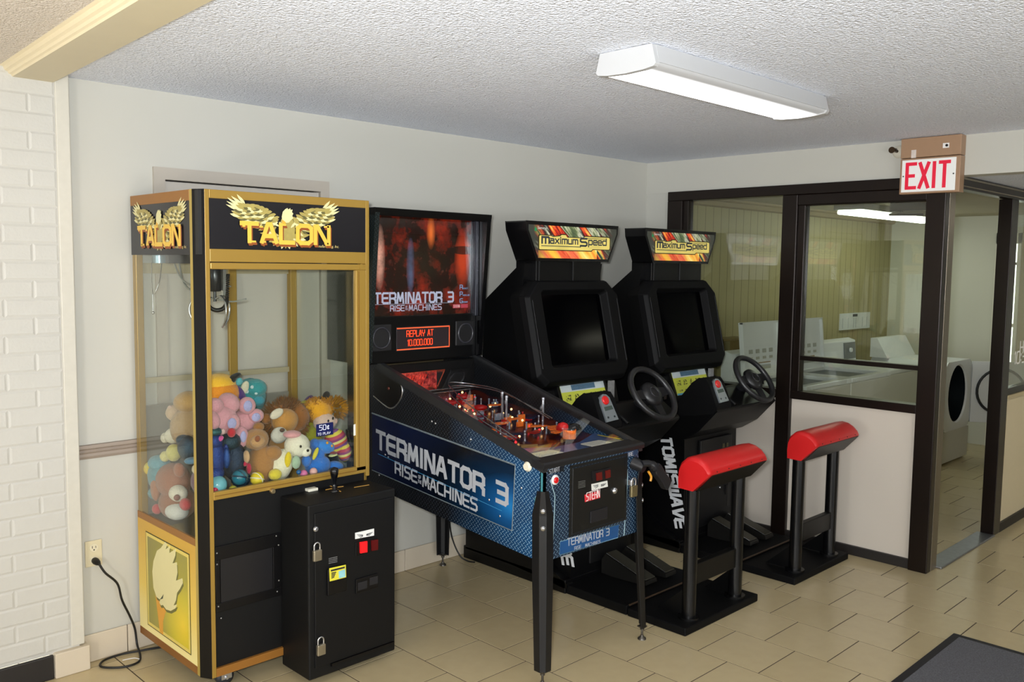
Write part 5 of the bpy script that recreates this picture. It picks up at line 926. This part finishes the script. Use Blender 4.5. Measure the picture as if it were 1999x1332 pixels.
toy('pink plush with round limbs lying upside down at the left of the pile', (430, 820, -.50), [
 ('body', PK, 430, 822, -.50, .072, .06, .062), ('head', PK, 446, 788, -.48, .042, .05, .046, {'tilt': -30}), ('leg', PK, 419, 793, -.52, .036, .036, .033), ('leg', PK, 413, 822, -.55, .030, .045, .040), ('arm', PK, 452, 825, -.54, .034, .034, .036), ('paw_pad', LI, 453, 827, -.571, .020, .007, .022)])
toy('pink plush with lilac foot pads sitting in the middle left of the pile', (485, 830, -.46), [
 ('body', PK, 478, 822, -.46, .055, .05, .052), ('foot', PK, 482, 792, -.50, .036, .032, .036), ('foot_pad', LI, 484, 793, -.531, .020, .007, .023), ('foot', PK, 499, 812, -.50, .034, .032, .030), ('foot_pad', LI, 500, 815, -.531, .020, .006, .018), ('leg', PK, 470, 853, -.52, .030, .035, .045), ('leg_pad', LI, 475, 853, -.553, .014, .006, .024)])
toy('sparkly royal blue plush standing at the far left behind the front glass', (416, 890, -.56), [
 ('body', DB, 417, 895, -.55, .042, .05, .085, {'shine': 1}), ('head', DB, 415, 862, -.55, .038, .045, .04, {'shine': 1}), ('cap', '2e6a70', 416, 843, -.56, .036, .036, .018, {'shine': 1}), ('cap_tip', 'c0203c', 405, 836, -.57, .016, .016, .016), ('arm', DB, 441, 890, -.57, .014, .018, .048, {'shine': 1}), ('foot', DB, 420, 925, -.58, .036, .03, .03, {'shine': 1})])
toy('navy and teal striped plush with red nose and pink bow at the left', (450, 880, -.54), [
 ('body', '17304a', 457, 900, -.53, .05, .055, .08, {'shine': 1}), ('head', '1d3c4c', 447, 862, -.53, .046, .05, .038, {'shine': 1}), ('nose', 'b81e30', 452, 845, -.575, .017, .014, .019), ('bow', 'd8509a', 430, 857, -.585, .015, .01, .010, {'tilt': -35}), ('bow_knot', 'd8b4b0', 435, 843, -.58, .009, .008, .012), ('arm', '1a4a90', 442, 895, -.585, .015, .016, .042, {'shine': 1}), ('foot', '16405c', 470, 935, -.56, .04, .035, .035, {'shine': 1}), ('trim', 'b01c40', 478, 905, -.575, .012, .01, .012), ('trim', 'b01c40', 486, 915, -.58, .010, .01, .022)])
BT_ = 'a87a4a'
toy('tan teddy bear with brown snout tilted to the left in the middle of the pile', (505, 890, -.55), [
 ('body', 'a47442', 510, 905, -.53, .055, .06, .085), ('head', BT_, 500, 858, -.54, .052, .05, .045), ('muzzle', 'b98e60', 503, 862, -.585, .032, .022, .026), ('nose', '8a4a26', 503, 857, -.606, .012, .008, .013), ('ear', '94632f', 505, 834, -.53, .024, .02, .020), ('arm', 'a47442', 533, 885, -.57, .038, .03, .032), ('arm', 'c09a72', 481, 892, -.58, .012, .02, .026)])
toy('brown lion plush with shaggy ginger mane and white muzzle in the middle of the pile', (555, 830, -.40), [
 ('body', 'b08048', 556, 872, -.40, .075, .07, .10), ('mane', 'a0632a', 556, 822, -.38, .098, .06, .085, {'bumpy': .14}), ('mane_fringe', '935a24', 580, 815, -.40, .055, .05, .065, {'bumpy': .2}), ('face', 'b9833f', 556, 822, -.44, .062, .045, .055), ('brow', 'd8cdb8', 540, 808, -.477, .034, .012, .020, {'tilt': -25}), ('muzzle', 'd9d4c8', 545, 850, -.475, .040, .022, .036), ('nose', '5a4438', 551, 840, -.50, .012, .008, .009), ('ear', '9c6430', 520, 818, -.40, .024, .02, .024)])
toy('white teddy bear with pink cap and yellow bow leaning in front of the lion', (575, 885, -.56), [
 ('body', 'e0dac0', 548, 908, -.56, .050, .05, .070, {'tilt': 25}), ('head', 'e2dcc8', 580, 870, -.57, .056, .05, .052), ('cap', 'd89a9e', 570, 848, -.57, .038, .038, .016), ('muzzle', 'e8e2d0', 597, 882, -.605, .024, .02, .022), ('eye', 'eye', 587, 872, -.622, .005, .005, .006), ('nose', 'eye', 601, 880, -.626, .006, .005, .006), ('bow', 'dcc01e', 562, 898, -.605, .015, .012, .034, {'tilt': 8}), ('foot', 'dcc83c', 537, 927, -.60, .028, .026, .024), ('hand', '9fb8a0', 578, 903, -.61, .02, .014, .028)])
toy('bright blue dinosaur plush with yellow belly at the lower right of the pile', (625, 900, -.57), [
 ('body', '2a70c8', 620, 908, -.57, .058, .05, .045), ('neck', '2a70c8', 621, 885, -.57, .026, .035, .042), ('head', '3080d6', 633, 872, -.58, .050, .038, .030, {'tilt': 22}), ('crest', '2a6cc0', 615, 868, -.57, .022, .03, .026), ('belly', 'd0c43a', 616, 886, -.608, .010, .008, .028, {'tilt': 25}), ('jaw', '7c2a24', 650, 884, -.60, .018, .018, .007, {'tilt': 10}), ('lip', 'c8cc8a', 650, 889, -.60, .020, .018, .005, {'tilt': -8}), ('spot', 'd89a2c', 639, 865, -.617, .006, .004, .006), ('spot', 'd89a2c', 648, 871, -.617, .005, .004, .006), ('tail', '2a70c8', 655, 910, -.58, .04, .025, .022, {'tilt': 15}), ('arm', '2a70c8', 598, 900, -.59, .020, .02, .026)])
dl3 = toy('doll plush with fluffy yellow-orange hair, black antennae and rainbow striped body at the right', (650, 850, -.36), [
 ('hair', 'e8a41a', 645, 797, -.36, .072, .055, .052, {'bumpy': .12}), ('hair_tuft', 'eca61e', 622, 812, -.37, .03, .04, .05, {'bumpy': .12}), ('hair_tuft', 'eca61e', 672, 812, -.37, .022, .035, .045, {'bumpy': .12}), ('face', 'e4c4b4', 649, 823, -.40, .056, .045, .042), ('antenna', '15120f', 655, 771, -.36, .018, .013, .022, {'tilt': 30}), ('antenna', '15120f', 624, 779, -.36, .011, .011, .012), ('eye', 'eye', 650, 817, -.446, .005, .004, .007), ('eye', 'eye', 641, 822, -.446, .005, .004, .006), ('ear', 'd8b0a0', 669, 821, -.425, .010, .01, .013), ('shoe', '121116', 672, 895, -.42, .030, .04, .045)])
mt = NT('striped_knit'); zz = mt.math('FRACT', mt.math('MULTIPLY', mt.math('ADD', mt.xyz()[3], mt.math('MULTIPLY', mt.xyz()[1], -.35)), 14)); RS_ = mt.surf(mt.ramp(zz, [(0, 'b84a5a'), (.18, 'd8c84a'), (.36, '7a4a8a'), (.52, 'c8503c'), (.68, 'd8d080'), (.84, '8a3a6a')], 'CONSTANT'), .9)
c = at(665, 862, 'y', -.50); c.x = min(c.x, X1-.07); MB().ball((c.x, c.y, c.z), (.055, .05, .062)).build('body', RS_, dl3); c = at(684, 880, 'y', -.53); c.x = min(c.x, X1-.045); MB().ball((c.x, c.y, c.z), (.03, .035, .045)).build('leg', RS_, dl3)
toy('yellow-green plush with purple wing edge behind the doll', (608, 820, -.25), [('body', 'b4ae22', 612, 815, -.25, .062, .05, .085), ('wing', '52306e', 600, 800, -.20, .030, .03, .075, {'tilt': 28}), ('leg', 'b0b030', 612, 850, -.30, .04, .04, .05)])
toy('white plush with pale blue trim at the far right of the pile by the glass', (690, 805, -.20), [('body', 'c9ccd2', 692, 815, -.16, .045, .04, .075), ('ear', 'd6d9de', 686, 796, -.18, .022, .02, .04, {'tilt': 20}), ('trim', '86b4c0', 678, 792, -.19, .014, .012, .02)])
# toys seen through the left pane
toy('ginger-tan teddy bear slumped at the back left, seen through the left pane', (350, 810, -.30), [('body', 'a88a62', 362, 835, -.36, .08, .07, .085), ('head', 'b08a50', 368, 785, -.36, .06, .055, .045), ('arm', 'bfa488', 340, 806, -.30, .035, .03, .034), ('paw', 'c8a898', 333, 802, -.30, .014, .02, .022)])
toy('small white and yellow puppy plush against the left pane', (332, 870, -.35), [('head', 'd8d2c0', 329, 852, -.30, .034, .03, .032), ('ear', 'd8d2c0', 316, 856, -.26, .018, .018, .022), ('body', 'c8c070', 332, 885, -.31, .032, .03, .036), ('leg', 'd2ca88', 318, 892, -.25, .02, .022, .022)])
toy('navy striped plush lying behind the puppy, seen through the left pane', (360, 875, -.42), [('body', '28465c', 360, 875, -.43, .035, .05, .05, {'shine': 1}), ('head', '2c5068', 352, 860, -.41, .028, .03, .022, {'shine': 1}), ('foot', '5a88a8', 372, 900, -.48, .03, .025, .014)])
toy('teal plush with yellow beak at the back corner, seen through the left pane', (300, 925, -.20), [('body', '5f93a0', 303, 930, -.13, .05, .07, .075), ('head', '6aa0b0', 305, 905, -.13, .045, .05, .035), ('beak', 'd8c43a', 281, 912, -.09, .03, .03, .02), ('foot', '5f93a0', 290, 965, -.12, .04, .04, .03)])
toy('large brown puppy plush with white snout and red bows lying against the left pane', (325, 960, -.40), [
 ('body', '935c42', 330, 985, -.24, .075, .09, .07), ('head', '9c6248', 320, 942, -.22, .068, .10, .075), ('ear', 'a87258', 294, 955, -.15, .020, .03, .055), ('ear', 'a06044', 350, 918, -.33, .02, .035, .03), ('muzzle', 'e4dccc', 344, 964, -.335, .036, .045, .034), ('nose', '7c3a2c', 345, 972, -.375, .013, .012, .013), ('paw', 'dadad6', 334, 1000, -.30, .045, .06, .036), ('bow', 'c03a44', 296, 996, -.16, .02, .025, .022), ('bow', 'c03a44', 362, 985, -.42, .022, .03, .025)])
toy('plum and cream plush tucked behind the brown puppy near the corner post', (362, 930, -.53), [('body', '70506a', 362, 945, -.54, .035, .04, .05), ('head', 'd4c8b0', 364, 920, -.55, .026, .03, .022), ('ear', 'd8d0c4', 368, 928, -.58, .016, .016, .014)])
ballt('light blue shiny ball at the lower left of the front glass', 424, 947, -.60, .038, '6fb0be', 1)
ballt('glossy teal swirl ball in the middle of the front glass', 468, 932, -.595, .032, '1f6a80', 1, '123048')
ballt('yellow ball with white patch in front of the teddy bear', 502, 935, -.60, .028, 'd8c02c', 0, 'e0dac0')
ballt('pale yellow-green ball at the bottom edge of the front window', 455, 957, -.60, .018, 'b8b040')
ballt('small pink ball in front of the white bear', 593, 925, -.62, .016, 'd070a0')
ballt('pale pink ball right of the blue beads near the window bottom', 612, 921, -.62, .017, 'd8a8a4')
ballt('small red ball at the lower left corner of the front window', 420, 957, -.625, .012, 'c02a4a', 1)
ballt('small blue bead ball below the white bear bow', 583, 922, -.63, .010, '1e5a94', 1)
ballt('yellow-black ball beside the blue ball behind the left pane', 273, 918, -.08, .03, 'd8b83a', 1)

def tufts(o, c, r, cnt, ln, w_, m_, nm, seed, front=-.2):
    """shaggy hair: short pointed locks standing out of an ellipsoid"""
    rn = random.Random(seed); b = MB(); c = V(c)
    for k in range(cnt):
        d = V((rn.gauss(0, 1), rn.gauss(0, 1), rn.gauss(0, 1))).normalized()
        if d.y < front and abs(d.x) < .6 and d.z < .55: continue
        p = c+V((d.x*r[0], d.y*r[1], d.z*r[2])); e = p+(d+V((rn.uniform(-.5, .5), rn.uniform(-.5, .5), rn.uniform(-.6, .2)))).normalized()*ln*rn.uniform(.6, 1.2)
        b.cyl(p-d*.01, e, w_, w_*.2, 4)
    h = b.build(nm, m_, o); h['kind'] = 'stuff'
lion = [o for o in C.objects if o.get('label', '').startswith('brown lion')][0]
def centre(o, nm):
    q = [k for k in o.children if k.name.split('.')[0] == nm][0]; return WL[q]+sum((k.co for k in q.data.vertices), V((0, 0, 0)))/len(q.data.vertices)
tufts(lion, centre(lion, 'mane'), (.094, .06, .082), 1100, .034, .0032, fur('a9753c'), 'mane_hair', 5)
tufts(dl3, centre(dl3, 'hair'), (.072, .053, .052), 900, .012, .0035, fur('eaa41c'), 'curly_hair', 6)

def tufts(o, c, r, cnt, ln, w_, m_, nm, seed, front=-.2):
    """shaggy hair: short pointed locks standing out of an ellipsoid"""
    rn = random.Random(seed); b = MB(); c = V(c)
    for k in range(cnt):
        d = V((rn.gauss(0, 1), rn.gauss(0, 1), rn.gauss(0, 1))).normalized()
        if d.y < front and abs(d.x) < .6 and d.z < .55: continue
        p = c+V((d.x*r[0], d.y*r[1], d.z*r[2])); e = p+(d+V((rn.uniform(-.5, .5), rn.uniform(-.5, .5), rn.uniform(-.6, .2)))).normalized()*ln*rn.uniform(.6, 1.2)
        b.cyl(p-d*.01, e, w_, w_*.2, 4)
    h = b.build(nm, m_, o); h['kind'] = 'stuff'
lion = [o for o in C.objects if o.get('label', '').startswith('brown lion')][0]
def centre(o, nm):
    q = [k for k in o.children if k.name.split('.')[0] == nm][0]; return WL[q]+sum((k.co for k in q.data.vertices), V((0, 0, 0)))/len(q.data.vertices)
tufts(lion, centre(lion, 'mane'), (.094, .06, .082), 1100, .034, .0032, fur('a9753c'), 'mane_hair', 5)
tufts(dl3, centre(dl3, 'hair'), (.072, .053, .052), 900, .012, .0035, fur('eaa41c'), 'curly_hair', 6)

def tufts(o, c, r, cnt, ln, w_, m_, nm, seed, front=-.2):
    """shaggy hair: short pointed locks standing out of an ellipsoid"""
    rn = random.Random(seed); b = MB(); c = V(c)
    for k in range(cnt):
        d = V((rn.gauss(0, 1), rn.gauss(0, 1), rn.gauss(0, 1))).normalized()
        if d.y < front and abs(d.x) < .6 and d.z < .55: continue
        p = c+V((d.x*r[0], d.y*r[1], d.z*r[2])); e = p+(d+V((rn.uniform(-.5, .5), rn.uniform(-.5, .5), rn.uniform(-.6, .2)))).normalized()*ln*rn.uniform(.6, 1.2)
        b.cyl(p-d*.01, e, w_, w_*.2, 4)
    h = b.build(nm, m_, o); h['kind'] = 'stuff'
lion = [o for o in C.objects if o.get('label', '').startswith('brown lion')][0]
def centre(o, nm):
    q = [k for k in o.children if k.name.split('.')[0] == nm][0]; return WL[q]+sum((k.co for k in q.data.vertices), V((0, 0, 0)))/len(q.data.vertices)
tufts(lion, centre(lion, 'mane'), (.094, .06, .082), 1100, .034, .0032, fur('a9753c'), 'mane_hair', 5)
tufts(dl3, centre(dl3, 'hair'), (.072, .053, .052), 900, .012, .0035, fur('eaa41c'), 'curly_hair', 6)

def tufts(o, c, r, cnt, ln, w_, m_, nm, seed, front=-.2):
    """shaggy hair: short pointed locks standing out of an ellipsoid"""
    rn = random.Random(seed); b = MB(); c = V(c)
    for k in range(cnt):
        d = V((rn.gauss(0, 1), rn.gauss(0, 1), rn.gauss(0, 1))).normalized()
        if d.y < front and abs(d.x) < .6 and d.z < .55: continue
        p = c+V((d.x*r[0], d.y*r[1], d.z*r[2])); e = p+(d+V((rn.uniform(-.5, .5), rn.uniform(-.5, .5), rn.uniform(-.6, .2)))).normalized()*ln*rn.uniform(.6, 1.2)
        b.cyl(p-d*.01, e, w_, w_*.2, 4)
    h = b.build(nm, m_, o); h['kind'] = 'stuff'
lion = [o for o in C.objects if o.get('label', '').startswith('brown lion')][0]
c = at(556, 822, 'y', -.38); tufts(lion, c, (.094, .06, .082), 420, .030, .006, fur('a86a2e'), 'mane_hair', 5)
c = at(645, 800, 'y', -.36); tufts(dl3, c, (.074, .055, .056), 420, .018, .006, fur('eaa41c'), 'curly_hair', 6)

def tufts(o, c, r, cnt, ln, w_, m_, nm, seed, front=-.2):
    """shaggy hair: short pointed locks standing out of an ellipsoid"""
    rn = random.Random(seed); b = MB(); c = V(c)
    for k in range(cnt):
        d = V((rn.gauss(0, 1), rn.gauss(0, 1), rn.gauss(0, 1))).normalized()
        if d.y < front and abs(d.x) < .6 and d.z < .55: continue
        p = c+V((d.x*r[0], d.y*r[1], d.z*r[2])); e = p+(d+V((rn.uniform(-.5, .5), rn.uniform(-.5, .5), rn.uniform(-.6, .2)))).normalized()*ln*rn.uniform(.6, 1.2)
        b.cyl(p-d*.01, e, w_, w_*.2, 4)
    h = b.build(nm, m_, o); h['kind'] = 'stuff'
lion = [o for o in C.objects if o.get('label', '').startswith('brown lion')][0]
c = at(556, 822, 'y', -.38); tufts(lion, c, (.094, .06, .082), 420, .030, .006, fur('a86a2e'), 'mane_hair', 5)
c = at(645, 800, 'y', -.36); tufts(dl3, c, (.074, .055, .056), 420, .018, .006, fur('eaa41c'), 'curly_hair', 6)

def tufts(o, c, r, cnt, ln, w_, m_, nm, seed, front=-.2):
    """shaggy hair: short pointed locks standing out of an ellipsoid"""
    rn = random.Random(seed); b = MB(); c = V(c)
    for k in range(cnt):
        d = V((rn.gauss(0, 1), rn.gauss(0, 1), rn.gauss(0, 1))).normalized()
        if d.y < front and abs(d.x) < .6 and d.z < .55: continue
        p = c+V((d.x*r[0], d.y*r[1], d.z*r[2])); e = p+(d+V((rn.uniform(-.5, .5), rn.uniform(-.5, .5), rn.uniform(-.6, .2)))).normalized()*ln*rn.uniform(.6, 1.2)
        b.cyl(p-d*.01, e, w_, w_*.2, 4)
    h = b.build(nm, m_, o); h['kind'] = 'stuff'
lion = [o for o in C.objects if o.get('label', '').startswith('brown lion')][0]
c = at(556, 822, 'y', -.38); tufts(lion, c, (.094, .06, .082), 420, .030, .006, fur('a86a2e'), 'mane_hair', 5)
c = at(645, 800, 'y', -.36); tufts(dl3, c, (.074, .055, .056), 420, .018, .006, fur('eaa41c'), 'curly_hair', 6)

def tufts(o, c, r, cnt, ln, w_, m_, nm, seed, front=-.2):
    """shaggy hair: short pointed locks standing out of an ellipsoid"""
    rn = random.Random(seed); b = MB(); c = V(c)
    for k in range(cnt):
        d = V((rn.gauss(0, 1), rn.gauss(0, 1), rn.gauss(0, 1))).normalized()
        if d.y < front and abs(d.x) < .6 and d.z < .55: continue
        p = c+V((d.x*r[0], d.y*r[1], d.z*r[2])); e = p+(d+V((rn.uniform(-.5, .5), rn.uniform(-.5, .5), rn.uniform(-.6, .2)))).normalized()*ln*rn.uniform(.6, 1.2)
        b.cyl(p-d*.01, e, w_, w_*.2, 4)
    h = b.build(nm, m_, o); h['kind'] = 'stuff'
lion = [o for o in C.objects if o.get('label', '').startswith('brown lion')][0]
c = at(556, 822, 'y', -.38); tufts(lion, c, (.094, .06, .082), 420, .030, .006, fur('a86a2e'), 'mane_hair', 5)
c = at(645, 800, 'y', -.36); tufts(dl3, c, (.074, .055, .056), 420, .018, .006, fur('eaa41c'), 'curly_hair', 6)

def tufts(o, c, r, cnt, ln, w_, m_, nm, seed, front=-.2):
    """shaggy hair: short pointed locks standing out of an ellipsoid"""
    rn = random.Random(seed); b = MB(); c = V(c)
    for k in range(cnt):
        d = V((rn.gauss(0, 1), rn.gauss(0, 1), rn.gauss(0, 1))).normalized()
        if d.y < front and abs(d.x) < .6 and d.z < .55: continue
        p = c+V((d.x*r[0], d.y*r[1], d.z*r[2])); e = p+(d+V((rn.uniform(-.5, .5), rn.uniform(-.5, .5), rn.uniform(-.6, .2)))).normalized()*ln*rn.uniform(.6, 1.2)
        b.cyl(p-d*.01, e, w_, w_*.2, 4)
    h = b.build(nm, m_, o); h['kind'] = 'stuff'
lion = [o for o in C.objects if o.get('label', '').startswith('brown lion')][0]
c = at(556, 822, 'y', -.38); tufts(lion, c, (.094, .06, .082), 420, .030, .006, fur('a86a2e'), 'mane_hair', 5)
c = at(645, 800, 'y', -.36); tufts(dl3, c, (.074, .055, .056), 420, .018, .006, fur('eaa41c'), 'curly_hair', 6)

def tufts(o, c, r, cnt, ln, w_, m_, nm, seed, front=-.2):
    """shaggy hair: short pointed locks standing out of an ellipsoid"""
    rn = random.Random(seed); b = MB(); c = V(c)
    for k in range(cnt):
        d = V((rn.gauss(0, 1), rn.gauss(0, 1), rn.gauss(0, 1))).normalized()
        if d.y < front and abs(d.x) < .6 and d.z < .55: continue
        p = c+V((d.x*r[0], d.y*r[1], d.z*r[2])); e = p+(d+V((rn.uniform(-.5, .5), rn.uniform(-.5, .5), rn.uniform(-.6, .2)))).normalized()*ln*rn.uniform(.6, 1.2)
        b.cyl(p-d*.01, e, w_, w_*.2, 4)
    h = b.build(nm, m_, o); h['kind'] = 'stuff'
lion = [o for o in C.objects if o.get('label', '').startswith('brown lion')][0]
c = at(556, 822, 'y', -.38); tufts(lion, c, (.094, .06, .082), 420, .030, .006, fur('a86a2e'), 'mane_hair', 5)
c = at(645, 800, 'y', -.36); tufts(dl3, c, (.074, .055, .056), 420, .018, .006, fur('eaa41c'), 'curly_hair', 6)

def tufts(o, c, r, cnt, ln, w_, m_, nm, seed, front=-.2):
    """shaggy hair: short pointed locks standing out of an ellipsoid"""
    rn = random.Random(seed); b = MB(); c = V(c)
    for k in range(cnt):
        d = V((rn.gauss(0, 1), rn.gauss(0, 1), rn.gauss(0, 1))).normalized()
        if d.y < front and abs(d.x) < .6 and d.z < .55: continue
        p = c+V((d.x*r[0], d.y*r[1], d.z*r[2])); e = p+(d+V((rn.uniform(-.5, .5), rn.uniform(-.5, .5), rn.uniform(-.6, .2)))).normalized()*ln*rn.uniform(.6, 1.2)
        b.cyl(p-d*.01, e, w_, w_*.2, 4)
    h = b.build(nm, m_, o); h['kind'] = 'stuff'
lion = [o for o in C.objects if o.get('label', '').startswith('brown lion')][0]
c = at(556, 822, 'y', -.38); tufts(lion, c, (.094, .06, .082), 420, .030, .006, fur('a86a2e'), 'mane_hair', 5)
c = at(645, 800, 'y', -.36); tufts(dl3, c, (.074, .055, .056), 420, .018, .006, fur('eaa41c'), 'curly_hair', 6)
